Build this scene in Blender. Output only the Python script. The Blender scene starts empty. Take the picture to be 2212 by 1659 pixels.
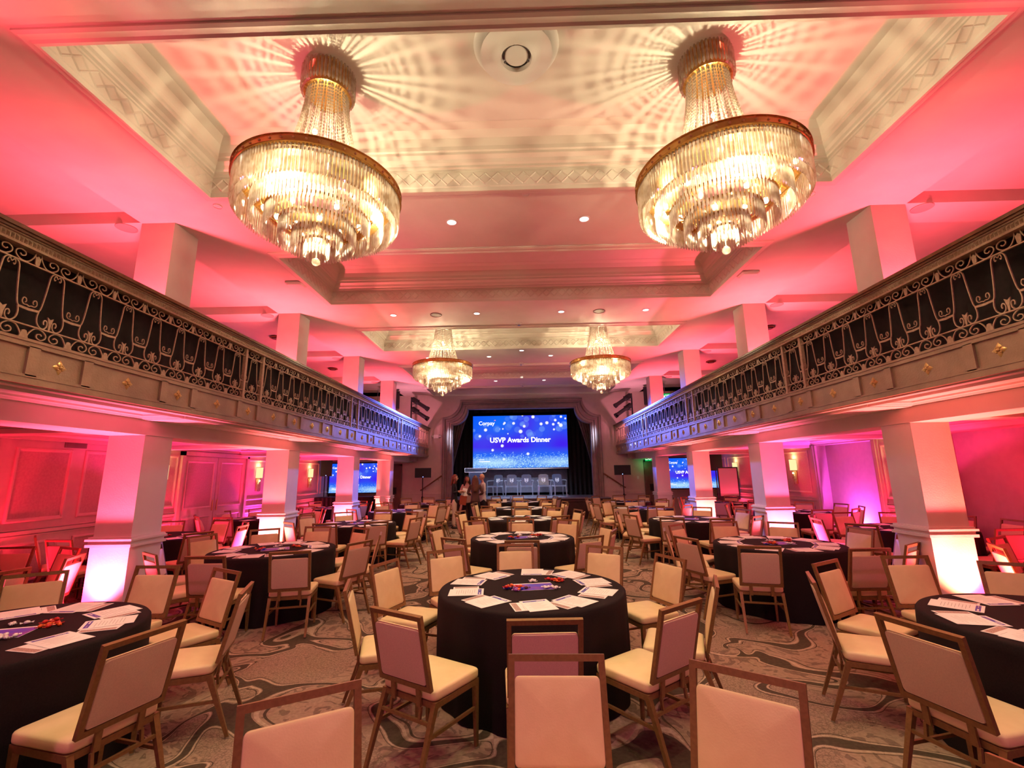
import bpy, bmesh, math, random
import numpy as np
from mathutils import Matrix, Vector
random.seed(7)
PI = math.pi
S = bpy.context.scene
C = S.collection

# ------------------------------------------------------------------ camera
HC = 1.70
F_PX, IMG_W = 988.7, 2212.0
yaw, pitch, roll = math.radians(-1.111), math.radians(11.145), math.radians(-0.834)
cam_data = bpy.data.cameras.new('camera')
cam = bpy.data.objects.new('camera', cam_data)
C.objects.link(cam)
cam_data.sensor_fit = 'HORIZONTAL'
cam_data.sensor_width = 36.0
cam_data.lens = 36.0 * F_PX / IMG_W
cam_data.clip_start, cam_data.clip_end = 0.05, 200
fw = Vector((math.sin(yaw)*math.cos(pitch), math.cos(yaw)*math.cos(pitch), math.sin(pitch)))
rt0 = Vector((math.cos(yaw), -math.sin(yaw), 0))
up0 = rt0.cross(fw)
rt = rt0*math.cos(roll) + up0*math.sin(roll)
upv = -rt0*math.sin(roll) + up0*math.cos(roll)
cam.matrix_world = Matrix(((rt.x, upv.x, -fw.x, 0), (rt.y, upv.y, -fw.y, 0), (rt.z, upv.z, -fw.z, HC), (0, 0, 0, 1)))
S.camera = cam

# ------------------------------------------------------------------ world, view, render behaviour
world = bpy.data.worlds.new('world'); S.world = world
world.use_nodes = True
world.node_tree.nodes['Background'].inputs[0].default_value = (0.9, 0.45, 0.4, 1)
world.node_tree.nodes['Background'].inputs[1].default_value = 0.02
S.view_settings.view_transform = 'Standard'
S.view_settings.look = 'None'
S.view_settings.gamma = 1
S.view_settings.exposure = 0.0
S.view_settings.use_curve_mapping = False
S.cycles.max_bounces = 6
S.cycles.diffuse_bounces = 3
S.cycles.glossy_bounces = 3
S.cycles.transmission_bounces = 6
S.cycles.transparent_max_bounces = 12
S.cycles.caustics_reflective = False
S.cycles.caustics_refractive = False
S.cycles.sample_clamp_indirect = 3.0
S.cycles.use_denoising = True
S.cycles.adaptive_threshold = 0.04

# ------------------------------------------------------------------ room numbers (metres, camera over the origin)
XW, XC, XCO, XR = 7.5, 4.40, 4.83, 3.78     # side wall, column faces, balcony front
YB, YF = -3.0, 18.5                          # back wall, stage wall
ZC, ZCOF, ZGAL = 4.93, 5.50, 5.09            # ceiling, coffer top, gallery bays
ZSO, ZBAL, ZBEAM, ZSIDE = 2.43, 2.76, 2.21, 2.42
COLY = [1.88, 5.27, 8.64, 12.05, 15.40]      # near faces of the columns
CW = 0.43
COFF = [(-0.62, 1.30), (2.78, 4.71), (6.20, 8.12), (9.74, 11.46), (13.34, 15.22), (16.80, 18.50)]
XCF = 3.56
ZST = 0.78                                   # stage floor
PINK, HOT = (1.0, 0.065, 0.105), (1.0, 0.30, 0.42)
WARM = (1.0, 0.81, 0.49)

def lamp(name, kind, loc, power, color, aim=None, size=0.05, angle=70, blend=1.0, sx=1, sy=1):
    d = bpy.data.lights.new(name, kind); d.energy = power; d.color = color
    if kind == 'AREA':
        d.shape = 'RECTANGLE'; d.size, d.size_y = sx, sy
    else:
        d.shadow_soft_size = size
    if kind == 'SPOT':
        d.spot_size = math.radians(angle); d.spot_blend = blend
    o = bpy.data.objects.new(name, d); C.objects.link(o); o.location = loc
    if aim is not None:
        o.rotation_euler = (Vector(aim) - Vector(loc)).to_track_quat('-Z', 'Y').to_euler()
    return o

# stage wash reaching the balcony fronts, and the magenta wash from the rear of the hall
for s in (-1, 1):
    lamp('stage_wash', 'SPOT', (s*1.7, 18.40, 4.26), 4200, (0.10, 0.16, 1.0), (s*3.8, 14.9, 2.9), 0.08, 46)
    lamp('rear_wash', 'SPOT', (s*3.2, -2.6, 4.3), 380, (1.0, 0.17, 0.45), (s*0.8, 4.0, 0.6), 0.25, 75)

# ------------------------------------------------------------------ materials
def mat(name, col, rough=0.6, metal=0.0, spec=0.4, emit=None, es=0.0):
    m = bpy.data.materials.new(name); m.use_nodes = True
    b = m.node_tree.nodes['Principled BSDF']
    b.inputs['Base Color'].default_value = (*col, 1)
    b.inputs['Roughness'].default_value = rough
    b.inputs['Metallic'].default_value = metal
    b.inputs['Specular IOR Level'].default_value = spec
    if emit:
        b.inputs['Emission Color'].default_value = (*emit, 1)
        b.inputs['Emission Strength'].default_value = es
    return m

class NT:
    """small node-building helper"""
    def __init__(s, m):
        s.t = m.node_tree; s.b = s.t.nodes.get('Principled BSDF')
    def n(s, kind, **kw):
        x = s.t.nodes.new(kind)
        for k, v in kw.items(): setattr(x, k, v)
        return x
    def l(s, a, b): s.t.links.new(a, b)
    def m(s, op, a, b=None, c=None):
        x = s.n('ShaderNodeMath', operation=op)
        for i, v in enumerate((a, b, c)):
            if v is None: continue
            if isinstance(v, (int, float)): x.inputs[i].default_value = v
            else: s.l(v, x.inputs[i])
        return x.outputs[0]
    def noise(s, vec, scale, detail=2.0, rough=0.5, dist=0.0):
        x = s.n('ShaderNodeTexNoise')
        x.inputs['Scale'].default_value = scale; x.inputs['Detail'].default_value = detail
        x.inputs['Roughness'].default_value = rough; x.inputs['Distortion'].default_value = dist
        if vec is not None: s.l(vec, x.inputs['Vector'])
        return x
    def mix(s, fac, a, b):
        x = s.n('ShaderNodeMix', data_type='RGBA')
        if isinstance(fac, (int, float)): x.inputs[0].default_value = fac
        else: s.l(fac, x.inputs[0])
        for i, v in ((6, a), (7, b)):
            if isinstance(v, tuple): x.inputs[i].default_value = (*v, 1)
            else: s.l(v, x.inputs[i])
        return x.outputs[2]

def mottled(name, c1, c2, scale, rough=0.6, metal=0.0, bump=0.0, coord='Object', spec=0.4, detail=4):
    m = mat(name, c1, rough, metal, spec); k = NT(m)
    tc = k.n('ShaderNodeTexCoord')
    nz = k.noise(tc.outputs[coord], scale, detail)
    f = k.n('ShaderNodeMapRange'); f.inputs[1].default_value = 0.35; f.inputs[2].default_value = 0.65
    k.l(nz.outputs['Fac'], f.inputs[0])
    k.l(k.mix(f.outputs[0], c1, c2), k.b.inputs['Base Color'])
    if bump:
        bp = k.n('ShaderNodeBump'); bp.inputs['Strength'].default_value = bump; bp.inputs['Distance'].default_value = 0.01
        nb = k.noise(tc.outputs[coord], scale*12, 3)
        k.l(nb.outputs['Fac'], bp.inputs['Height']); k.l(bp.outputs[0], k.b.inputs['Normal'])
    return m

M = {}
M['ceiling'] = mottled('ceiling_paint', (.80, .75, .68), (.76, .71, .64), 3, .7, bump=.05)
M['trim'] = mat('trim_paint', (.78, .73, .64), .5)
M['column'] = mottled('column_paint', (.80, .75, .71), (.77, .72, .68), 6, .6, bump=.1)
M['wall'] = mottled('wall_paint', (.60, .52, .46), (.56, .48, .43), 9, .6, bump=.15)
M['panel'] = mottled('panel_fabric', (.50, .38, .36), (.44, .33, .31), 30, .8, bump=.3)
M['frontwall'] = mottled('stage_wall_paint', (.64, .50, .46), (.60, .47, .43), 7, .65, bump=.1)
M['prosc'] = mottled('taupe_stone', (.26, .20, .18), (.21, .165, .15), 5, .6, bump=.1)
M['iron'] = mottled('bronzed_iron', (.52, .39, .27), (.42, .31, .21), 40, .5, .35, bump=.2)
M['fascia'] = mottled('bronzed_panel', (.42, .30, .205), (.33, .235, .16), 5, .42, .3, bump=.25)
M['wood'] = mottled('rail_wood', (.20, .085, .035), (.13, .055, .022), 14, .35)
M['gold'] = mat('gold_leaf', (.72, .50, .20), .35, .6)
M['brass'] = mat('brass', (.72, .43, .14), .25, .9)
M['black'] = mat('black_matte', (.012, .012, .013), .7)
M['blackgloss'] = mat('black_plastic', (.015, .015, .017), .4)
M['drape'] = mottled('black_drape', (.016, .014, .013), (.010, .009, .009), 20, .95)
M['cloth'] = mottled('black_tablecloth', (.015, .010, .011), (.010, .007, .008), 120, .9, bump=.3, spec=.15)
M['cream'] = mottled('cream_leather', (.78, .62, .35), (.74, .58, .32), 12, .42, bump=.05)
M['taupe'] = mottled('taupe_weave', (.70, .53, .38), (.63, .47, .335), 160, .8, bump=.3)
M['chairmetal'] = mottled('bronze_powder', (.25, .145, .055), (.21, .12, .045), 60, .42, .35)
M['glide'] = mat('nickel_glide', (.6, .6, .6), .25, 1.0)
M['paper'] = mat('paper', (.86, .83, .82), .6)
M['inkblue'] = mat('blue_ink', (.05, .05, .36), .6)
M['inkgrey'] = mat('grey_ink', (.45, .42, .42), .6)
M['white'] = mat('white_paint', (.82, .80, .77), .5)
M['grey'] = mat('grey_metal', (.25, .25, .26), .45, .5)
M['stagefloor'] = mottled('stage_boards', (.22, .22, .25), (.17, .17, .20), 4, .55)
M['stagefront'] = mottled('dark_stained_wood', (.045, .018, .012), (.03, .012, .008), 8, .45)
M['backdrop'] = mottled('grey_backdrop', (.10, .10, .13), (.08, .08, .10), 6, .9)
M['curtain'] = mottled('house_curtain', (.13, .10, .09), (.10, .075, .07), 9, .85)
M['door'] = mottled('brown_door', (.16, .09, .06), (.12, .065, .045), 5, .5)

m = mottled('mosaic_print', (.55, .36, .30), (.22, .17, .16), 160, .6); M['mosaic'] = m
# carpet: brown ribbons with pale outlines, mottled leaf fields, net fields, scroll curls
def carpet():
    m = mat('carpet', (.2, .15, .12), .95, 0, .1); k = NT(m)
    geo = k.n('ShaderNodeNewGeometry'); pos = geo.outputs['Position']
    nw = k.noise(pos, .9, 1.0)
    off = k.n('ShaderNodeVectorMath', operation='SUBTRACT'); k.l(nw.outputs['Color'], off.inputs[0]); off.inputs[1].default_value = (.5, .5, .5)
    sc = k.n('ShaderNodeVectorMath', operation='SCALE'); k.l(off.outputs[0], sc.inputs[0]); sc.inputs['Scale'].default_value = .9
    wp = k.n('ShaderNodeVectorMath', operation='ADD'); k.l(pos, wp.inputs[0]); k.l(sc.outputs[0], wp.inputs[1])
    vec = wp.outputs[0]
    f = k.noise(vec, 1.35, 0.0, .4, .6).outputs['Fac']
    # scrolls around scattered centres
    vo = k.n('ShaderNodeTexVoronoi'); vo.inputs['Scale'].default_value = 1.25; vo.inputs['Randomness'].default_value = .75
    k.l(pos, vo.inputs['Vector'])
    lv = k.n('ShaderNodeVectorMath', operation='SUBTRACT'); k.l(pos, lv.inputs[0]); k.l(vo.outputs['Position'], lv.inputs[1])
    sp = k.n('ShaderNodeSeparateXYZ'); k.l(lv.outputs[0], sp.inputs[0])
    ang = k.m('ARCTAN2', sp.outputs[1], sp.outputs[0])
    r = k.n('ShaderNodeVectorMath', operation='LENGTH'); k.l(lv.outputs[0], r.inputs[0]); rad = r.outputs['Value']
    spir = k.m('SINE', k.m('ADD', ang, k.m('MULTIPLY', k.m('POWER', rad, .6), 17.0)))
    near = k.n('ShaderNodeMapRange'); near.inputs[1].default_value = .34; near.inputs[2].default_value = .20; k.l(rad, near.inputs[0])
    g = k.m('ADD', k.m('MULTIPLY', k.m('SUBTRACT', f, .5), 1.0), k.m('MULTIPLY', k.m('MULTIPLY', spir, .085), near.outputs[0]))
    a = k.m('ABSOLUTE', g)
    ribbon = k.m('LESS_THAN', a, .034)
    line = k.m('LESS_THAN', k.m('ABSOLUTE', k.m('SUBTRACT', a, .045)), .0055)
    line2 = k.m('LESS_THAN', k.m('ABSOLUTE', k.m('SUBTRACT', a, .062)), .003)
    leafn = k.noise(vec, 7.5, 1.5, .5, 1.6).outputs['Fac']
    leaf = k.m('GREATER_THAN', leafn, .56)
    veil = k.noise(pos, 38, 2).outputs['Fac']
    net = k.n('ShaderNodeTexVoronoi', feature='DISTANCE_TO_EDGE'); net.inputs['Scale'].default_value = 44; k.l(pos, net.inputs['Vector'])
    netl = k.m('LESS_THAN', net.outputs[0], .09)
    zone = k.m('GREATER_THAN', k.noise(vec, .8, 0).outputs['Fac'], .59)
    light, dark, pale, mid = (.315, .22, .165), (.075, .055, .040), (.44, .33, .25), (.19, .13, .10)
    base = k.mix(leaf, light, mid)
    netc = k.mix(netl, (.30, .21, .16), (.205, .143, .108))
    base = k.mix(zone, base, netc)
    base = k.mix(ribbon, base, dark)
    base = k.mix(line, base, pale)
    base = k.mix(line2, base, dark)
    v2 = k.n('ShaderNodeMapRange'); v2.inputs[1].default_value = .2; v2.inputs[2].default_value = .8; v2.inputs[3].default_value = .75; v2.inputs[4].default_value = 1.2
    k.l(veil, v2.inputs[0])
    mul = k.n('ShaderNodeVectorMath', operation='SCALE'); k.l(base, mul.inputs[0]); k.l(v2.outputs[0], mul.inputs['Scale'])
    k.l(mul.outputs[0], k.b.inputs['Base Color'])
    bp = k.n('ShaderNodeBump'); bp.inputs['Strength'].default_value = .35; bp.inputs['Distance'].default_value = .004
    k.l(veil, bp.inputs['Height']); k.l(bp.outputs[0], k.b.inputs['Normal'])
    return m
M['carpet'] = carpet()

def crystal(name, tint, tr, gl, dark=(.30, .20, .11)):
    m = bpy.data.materials.new(name); m.use_nodes = True; t = m.node_tree
    t.nodes.clear(); o = t.nodes.new('ShaderNodeOutputMaterial')
    T = t.nodes.new('ShaderNodeBsdfTransparent'); T.inputs[0].default_value = (*tint, 1)
    G = t.nodes.new('ShaderNodeBsdfGlossy'); G.inputs['Roughness'].default_value = .12; G.inputs[0].default_value = (1, .97, .92, 1)
    L = t.nodes.new('ShaderNodeBsdfTranslucent'); L.inputs[0].default_value = (.95, .9, .8, 1)
    tc = t.nodes.new('ShaderNodeNewGeometry'); nz = t.nodes.new('ShaderNodeTexNoise'); nz.inputs['Scale'].default_value = 16; nz.inputs['Detail'].default_value = 1
    t.links.new(tc.outputs['Position'], nz.inputs['Vector']); rp = t.nodes.new('ShaderNodeValToRGB'); rp.color_ramp.elements[0].position = .38; rp.color_ramp.elements[1].position = .60
    rp.color_ramp.elements[0].color = (*dark, 1); rp.color_ramp.elements[1].color = (.95, .9, .82, 1)
    t.links.new(nz.outputs['Fac'], rp.inputs[0]); t.links.new(rp.outputs[0], L.inputs[0])
    a = t.nodes.new('ShaderNodeMixShader'); a.inputs[0].default_value = gl
    b = t.nodes.new('ShaderNodeMixShader'); b.inputs[0].default_value = tr
    t.links.new(L.outputs[0], a.inputs[1]); t.links.new(G.outputs[0], a.inputs[2])
    t.links.new(a.outputs[0], b.inputs[1]); t.links.new(T.outputs[0], b.inputs[2])
    t.links.new(b.outputs[0], o.inputs[0])
    return m
M['crystal'] = crystal('cut_crystal', (1, .98, .95), .32, .22, (.66, .55, .42))
M['bead'] = crystal('crystal_bead', (1, .97, .9), .12, .12, (.88, .82, .70))
M['acrylic'] = crystal('clear_acrylic', (.90, .93, 1), .66, .16, (.85, .9, 1.0))

def emitter(name, col, strength, sampled=True):
    m = bpy.data.materials.new(name); m.use_nodes = True; t = m.node_tree
    t.nodes.clear(); o = t.nodes.new('ShaderNodeOutputMaterial'); e = t.nodes.new('ShaderNodeEmission')
    e.inputs[0].default_value = (*col, 1); e.inputs[1].default_value = strength
    t.links.new(e.outputs[0], o.inputs[0])
    if not sampled: m.cycles.emission_sampling = 'NONE'
    return m
M['bulb'] = emitter('lamp_bulb', (1, .82, .55), 14, False)
M['downlens'] = emitter('downlight_lens', (1, .93, .82), 6, False)
M['shade'] = emitter('lit_shade', (1, .80, .38), 1.15, False)
M['green'] = emitter('exit_green', (.0, .55, .10), .8)
M['signwhite'] = emitter('exit_letters', (.85, 1, .88), 1.2, False)
M['textwhite'] = emitter('screen_white', (1, 1, 1), 1.3, False)
M['textpink'] = emitter('screen_pink', (1, .35, .5), 1.0, False)
M['ledblue'] = emitter('speaker_led', (.2, .3, 1), 6, False)
M['lensred'] = emitter('uplight_lens', (1, .55, .6), 8, False)

# ------------------------------------------------------------------ mesh building
class MB:
    def __init__(s): s.v = []; s.f = []; s.m = []; s.T = None; s.k = 0
    def add(s, vs, fs, k=None):
        b = len(s.v)
        if s.T is not None: vs = [tuple(s.T @ Vector(p)) for p in vs]
        s.v.extend(vs); s.f.extend([tuple(i+b for i in f) for f in fs]); s.m.extend([s.k if k is None else k]*len(fs))
    def box(s, x0, x1, y0, y1, z0, z1, k=None):
        v = [(x, y, z) for z in (z0, z1) for y in (y0, y1) for x in (x0, x1)]
        s.add(v, [(0, 2, 3, 1), (4, 5, 7, 6), (0, 1, 5, 4), (2, 6, 7, 3), (0, 4, 6, 2), (1, 3, 7, 5)], k)
    def beam(s, a, b, w, h=None, w2=None, h2=None, up=(0, 0, 1), k=None):
        """tapered rectangular bar from a to b"""
        a, b = Vector(a), Vector(b); h = w if h is None else h; w2 = w if w2 is None else w2; h2 = h if h2 is None else h2
        d = (b-a).normalized(); u = Vector(up)
        if abs(d.dot(u)) > .98: u = Vector((0, 1, 0))
        x = d.cross(u).normalized(); y = x.cross(d)
        v = [tuple(p + x*i*ww/2 + y*j*hh/2) for p, ww, hh in ((a, w, h), (b, w2, h2)) for i, j in ((-1, -1), (1, -1), (1, 1), (-1, 1))]
        s.add(v, [(3, 2, 1, 0), (4, 5, 6, 7), (0, 1, 5, 4), (1, 2, 6, 5), (2, 3, 7, 6), (3, 0, 4, 7)], k)
    def loft(s, rings, cap0=True, cap1=True, k=None):
        n = len(rings[0]); v = [p for r in rings for p in r]; f = []
        for i in range(len(rings)-1):
            for j in range(n):
                a, b = i*n+j, i*n+(j+1) % n
                f.append((a, b, b+n, a+n))
        if cap0: f.append(tuple(range(n-1, -1, -1)))
        if cap1: f.append(tuple((len(rings)-1)*n+j for j in range(n)))
        s.add(v, f, k)
    def lathe(s, prof, n=24, c=(0, 0, 0), k=None, cap0=True, cap1=True):
        s.loft([[(c[0]+r*math.cos(2*PI*j/n), c[1]+r*math.sin(2*PI*j/n), c[2]+z) for j in range(n)] for r, z in prof], cap0, cap1, k)
    def cyl(s, a, b, r, r2=None, n=12, k=None):
        a, b = Vector(a), Vector(b); r2 = r if r2 is None else r2
        d = (b-a).normalized(); u = Vector((0, 0, 1)) if abs(d.z) < .95 else Vector((1, 0, 0))
        x = d.cross(u).normalized(); y = d.cross(x)
        s.loft([[tuple(p + x*rr*math.cos(2*PI*j/n) + y*rr*math.sin(2*PI*j/n)) for j in range(n)] for p, rr in ((a, r), (b, r2))], k=k)
    def tube(s, pts, r, n=5, side=(1, 0, 0), closed=False, k=None, rads=None, flat=1.0):
        P = [Vector(p) for p in pts]; sd = Vector(side); rings = []
        for i, p in enumerate(P):
            if closed: t = P[(i+1) % len(P)] - P[i-1]
            else: t = P[min(i+1, len(P)-1)] - P[max(i-1, 0)]
            t.normalize(); y = sd.cross(t)
            if y.length < 1e-5: y = Vector((0, 1, 0))
            y.normalize(); x = t.cross(y).normalized(); rr = r if rads is None else rads[i]
            rings.append([tuple(p + x*rr*flat*math.cos(2*PI*j/n+PI/n) + y*rr*math.sin(2*PI*j/n+PI/n)) for j in range(n)])
        if closed: rings.append(rings[0])
        s.loft(rings, not closed, not closed, k)
    def prism(s, poly, d, k=None):
        """polygon (list of 3d points) thickened by vector d"""
        n = len(poly); d = Vector(d)
        v = [tuple(p) for p in poly] + [tuple(Vector(p)+d) for p in poly]
        s.add(v, [tuple(range(n)), tuple(range(2*n-1, n-1, -1))] + [(i, i+n, (i+1) % n+n, (i+1) % n) for i in range(n)], k)
    def rect_sweep(s, x0, x1, y0, y1, prof, k=None, P=None):
        """mitred moulding round a rectangle: prof = [(inset, height)]; P maps (u, v, h) to 3d"""
        P = P or (lambda u, v, h: (u, v, h))
        rings = [[P(x0+d, y0+d, z), P(x1-d, y0+d, z), P(x1-d, y1-d, z), P(x0+d, y1-d, z)] for d, z in prof]
        s.loft(rings, False, False, k)
    def sphere(s, c, r, n=10, sz=1.0, k=None):
        s.lathe([(max(1e-4, r*math.sin(PI*i/n)), -r*sz*math.cos(PI*i/n)) for i in range(n+1)], n*2, c, k)
    def build(s, name, mats, parent=None, smooth=False, auto=None):
        me = bpy.data.meshes.new(name); me.from_pydata(s.v, [], s.f)
        for x in (mats if isinstance(mats, (list, tuple)) else [mats]): me.materials.append(M[x] if isinstance(x, str) else x)
        me.polygons.foreach_set('material_index', s.m)
        bm = bmesh.new(); bm.from_mesh(me); bmesh.ops.recalc_face_normals(bm, faces=bm.faces); bm.to_mesh(me); bm.free()
        if smooth:
            me.polygons.foreach_set('use_smooth', [True]*len(me.polygons))
            if auto: me.set_sharp_from_angle(angle=math.radians(auto))
        o = bpy.data.objects.new(name, me); C.objects.link(o)
        if parent: o.parent = parent
        return o

def tag(o, label, cat=None, group=None, kind=None):
    o['label'] = label
    if cat: o['category'] = cat
    if group: o['group'] = group
    if kind: o['kind'] = kind
    return o
def struct(o, label=None, cat=None):
    o['kind'] = 'structure'
    if label: o['label'] = label
    if cat: o['category'] = cat
    return o
def empty(name, loc=(0, 0, 0), rz=0.0):
    o = bpy.data.objects.new(name, None); C.objects.link(o); o.location = loc; o.rotation_euler = (0, 0, rz); o.empty_display_size = .1
    return o
KIDS = {}
def dup(o, parent=None):
    """copy of a thing with its parts and sub-parts"""
    c = o.copy(); C.objects.link(c)
    if parent: c.parent = parent
    kids = KIDS.get(o.name)
    if kids is None: kids = KIDS[o.name] = [k.name for k in o.children]
    for k in kids: dup(bpy.data.objects[k], c)
    return c
def rrect(w, d, r, n=4, z=0.0):
    """rounded rectangle outline"""
    out = []
    for cx, cy, a0 in ((w/2-r, d/2-r, 0), (-w/2+r, d/2-r, 90), (-w/2+r, -d/2+r, 180), (w/2-r, -d/2+r, 270)):
        for i in range(n+1):
            a = math.radians(a0 + 90*i/n); out.append((cx+r*math.cos(a), cy+r*math.sin(a), z))
    return out
def cushion(mb, w, d, h, bulge, r=.03, T=None, k=None, taper=0.0):
    prof = [(.012, 0), (.002, .010), (0, h*.3), (0, h*.75), (.004, h*.90), (.014, h)]
    rings = []
    for ins, z in prof: rings.append(rrect(w-2*ins, d-2*ins, max(.006, r-ins*.15), 4, z))
    top = rings[-1]
    for f_ in (.93, .84, .72, .58, .42, .25, .10, .01):
        q = []
        for x, y, _ in top:
            a = math.atan2(y/d, x/w); ex, ey = .5*w*math.cos(a), .5*d*math.sin(a); e = min(1, (1-f_)*1.15)
            q.append(((x+(ex-x)*e)*f_, (y+(ey-y)*e)*f_, h+bulge*(1-f_**2.4)))
        rings.append(q)
    if taper: rings = [[(x*(1+taper*y/d), y, z) for x, y, z in q] for q in rings]
    if T is not None: rings = [[tuple(T @ Vector(p)) for p in q] for q in rings]
    mb.loft(rings, k=k)
def text_mesh(name, body, size, matname, parent, loc, rot, bold=0.0, align='LEFT', depth=.002, sx=1.0):
    cu = bpy.data.curves.new(name, 'FONT'); cu.body = body; cu.size = size; cu.offset = bold; cu.extrude = depth
    cu.align_x = align; cu.align_y = 'CENTER'; cu.resolution_u = 3
    tmp = bpy.data.objects.new(name+'_t', cu); C.objects.link(tmp)
    dg = bpy.context.evaluated_depsgraph_get(); me = bpy.data.meshes.new_from_object(tmp.evaluated_get(dg))
    bpy.data.objects.remove(tmp); bpy.data.curves.remove(cu)
    me.materials.clear(); me.materials.append(M[matname])
    o = bpy.data.objects.new(name, me); C.objects.link(o); o.parent = parent; o.location = loc; o.rotation_euler = rot; o.scale = (sx, 1, 1)
    return o
# ================================================================== the room
b = MB(); b.box(-XW-.2, XW+.2, YB-.2, YF+.3, -.1, 0); struct(b.build('floor', 'carpet'), 'patterned brown carpet of the ballroom', 'floor')

# main ceiling with coffers
b = MB()
xs = [-XCO, -XCF, XCF, XCO]
ys = sorted([YB] + [y for c in COFF for y in c] + [YF])
def quadz(x0, x1, y0, y1, z): b.add([(x0, y0, z), (x1, y0, z), (x1, y1, z), (x0, y1, z)], [(0, 1, 2, 3)])
for i in range(3):
    for j in range(len(ys)-1):
        if ys[j+1]-ys[j] < 1e-4: continue
        if i == 1 and any(abs(ys[j]-c[0]) < 1e-4 for c in COFF): continue
        quadz(xs[i], xs[i+1], ys[j], ys[j+1], ZC)
for y0, y1 in COFF:
    quadz(-XCF, XCF, y0, y1, ZCOF)
    b.add([(-XCF, y0, ZC), (XCF, y0, ZC), (XCF, y1, ZC), (-XCF, y1, ZC), (-XCF, y0, ZCOF), (XCF, y0, ZCOF), (XCF, y1, ZCOF), (-XCF, y1, ZCOF)],
          [(0, 1, 5, 4), (1, 2, 6, 5), (2, 3, 7, 6), (3, 0, 4, 7)])
# gallery bays and their cross beams
by = [YB] + [v for y in COLY for v in (y-.02, y+CW+.02)] + [YF]
for s in (-1, 1):
    for j in range(len(by)-1):
        x0, x1 = sorted((s*XCO, s*XW))
        if j % 2 == 0:
            quadz(x0, x1, by[j], by[j+1], ZGAL)
            b.add([(x0, by[j], ZC), (x1, by[j], ZC), (x1, by[j], ZGAL), (x0, by[j], ZGAL)], [(0, 1, 2, 3)])
            b.add([(x0, by[j+1], ZC), (x1, by[j+1], ZC), (x1, by[j+1], ZGAL), (x0, by[j+1], ZGAL)], [(0, 1, 2, 3)])
            b.add([(s*XCO, by[j], ZC), (s*XCO, by[j+1], ZC), (s*XCO, by[j+1], ZGAL), (s*XCO, by[j], ZGAL)], [(0, 1, 2, 3)])
        else:
            quadz(x0, x1, by[j], by[j+1], ZC)
struct(b.build('ceiling', 'ceiling'), 'cream plaster ceiling with long recessed coffers', 'ceiling')

# coffer cornices: lip, lattice frieze, stepped crown
for n, (y0, y1) in enumerate(COFF):
    b = MB()
    b.rect_sweep(-XCF, XCF, y0, y1, [(-.10, ZC-.001), (-.10, ZC-.018), (-.075, ZC-.03), (-.03, ZC-.03), (-.012, ZC-.045), (.012, ZC-.045), (.014, ZC+.0), (.022, ZC+.012),
                  (.022, ZC+.19), (.035, ZC+.195), (.035, ZC+.215), (.06, ZC+.225), (.06, ZC+.25), (.085, ZC+.265), (.10, ZC+.30), (.14, ZC+.33), (.14, ZC+.36), (.155, ZC+.375), (.16, ZC+.42), (.19, ZC+.50), (.26, ZC+.555), (.36, ZCOF-.002)])
    if n < 5:
        def ridge(P, q, h):
            (ax, ay, az), (cx, cy, cz) = P, q
            d = Vector(q)-Vector(P); nn = Vector(h); w = d.cross(nn).normalized()*.011
            A, B2 = Vector(P), Vector(q)
            b.add([tuple(A-w), tuple(A+nn*.010), tuple(A+w), tuple(B2-w), tuple(B2+nn*.010), tuple(B2+w)], [(0, 1, 4, 3), (1, 2, 5, 4)])
        z0, z1, g = ZC+.03, ZC+.175, .0221
        for (ax, ay, bx, by_, nx, ny) in ((-XCF+g, y0, -XCF+g, y1, 1, 0), (XCF-g, y0, XCF-g, y1, -1, 0), (-XCF, y1-g, XCF, y1-g, 0, -1), (-XCF, y0+g, XCF, y0+g, 0, 1)):
            L = math.hypot(bx-ax, by_-ay); k = max(2, int(L/.145))
            for i in range(k):
                p0 = (ax+(bx-ax)*i/k, ay+(by_-ay)*i/k); p1 = (ax+(bx-ax)*(i+1)/k, ay+(by_-ay)*(i+1)/k)
                ridge((*p0, z0), (*p1, z1), (nx, ny, 0)); ridge((*p0, z1), (*p1, z0), (nx, ny, 0))
    struct(b.build('trim_%d' % (n+1), 'trim'), 'cream cornice with lattice frieze round a ceiling coffer', 'cornice')

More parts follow.
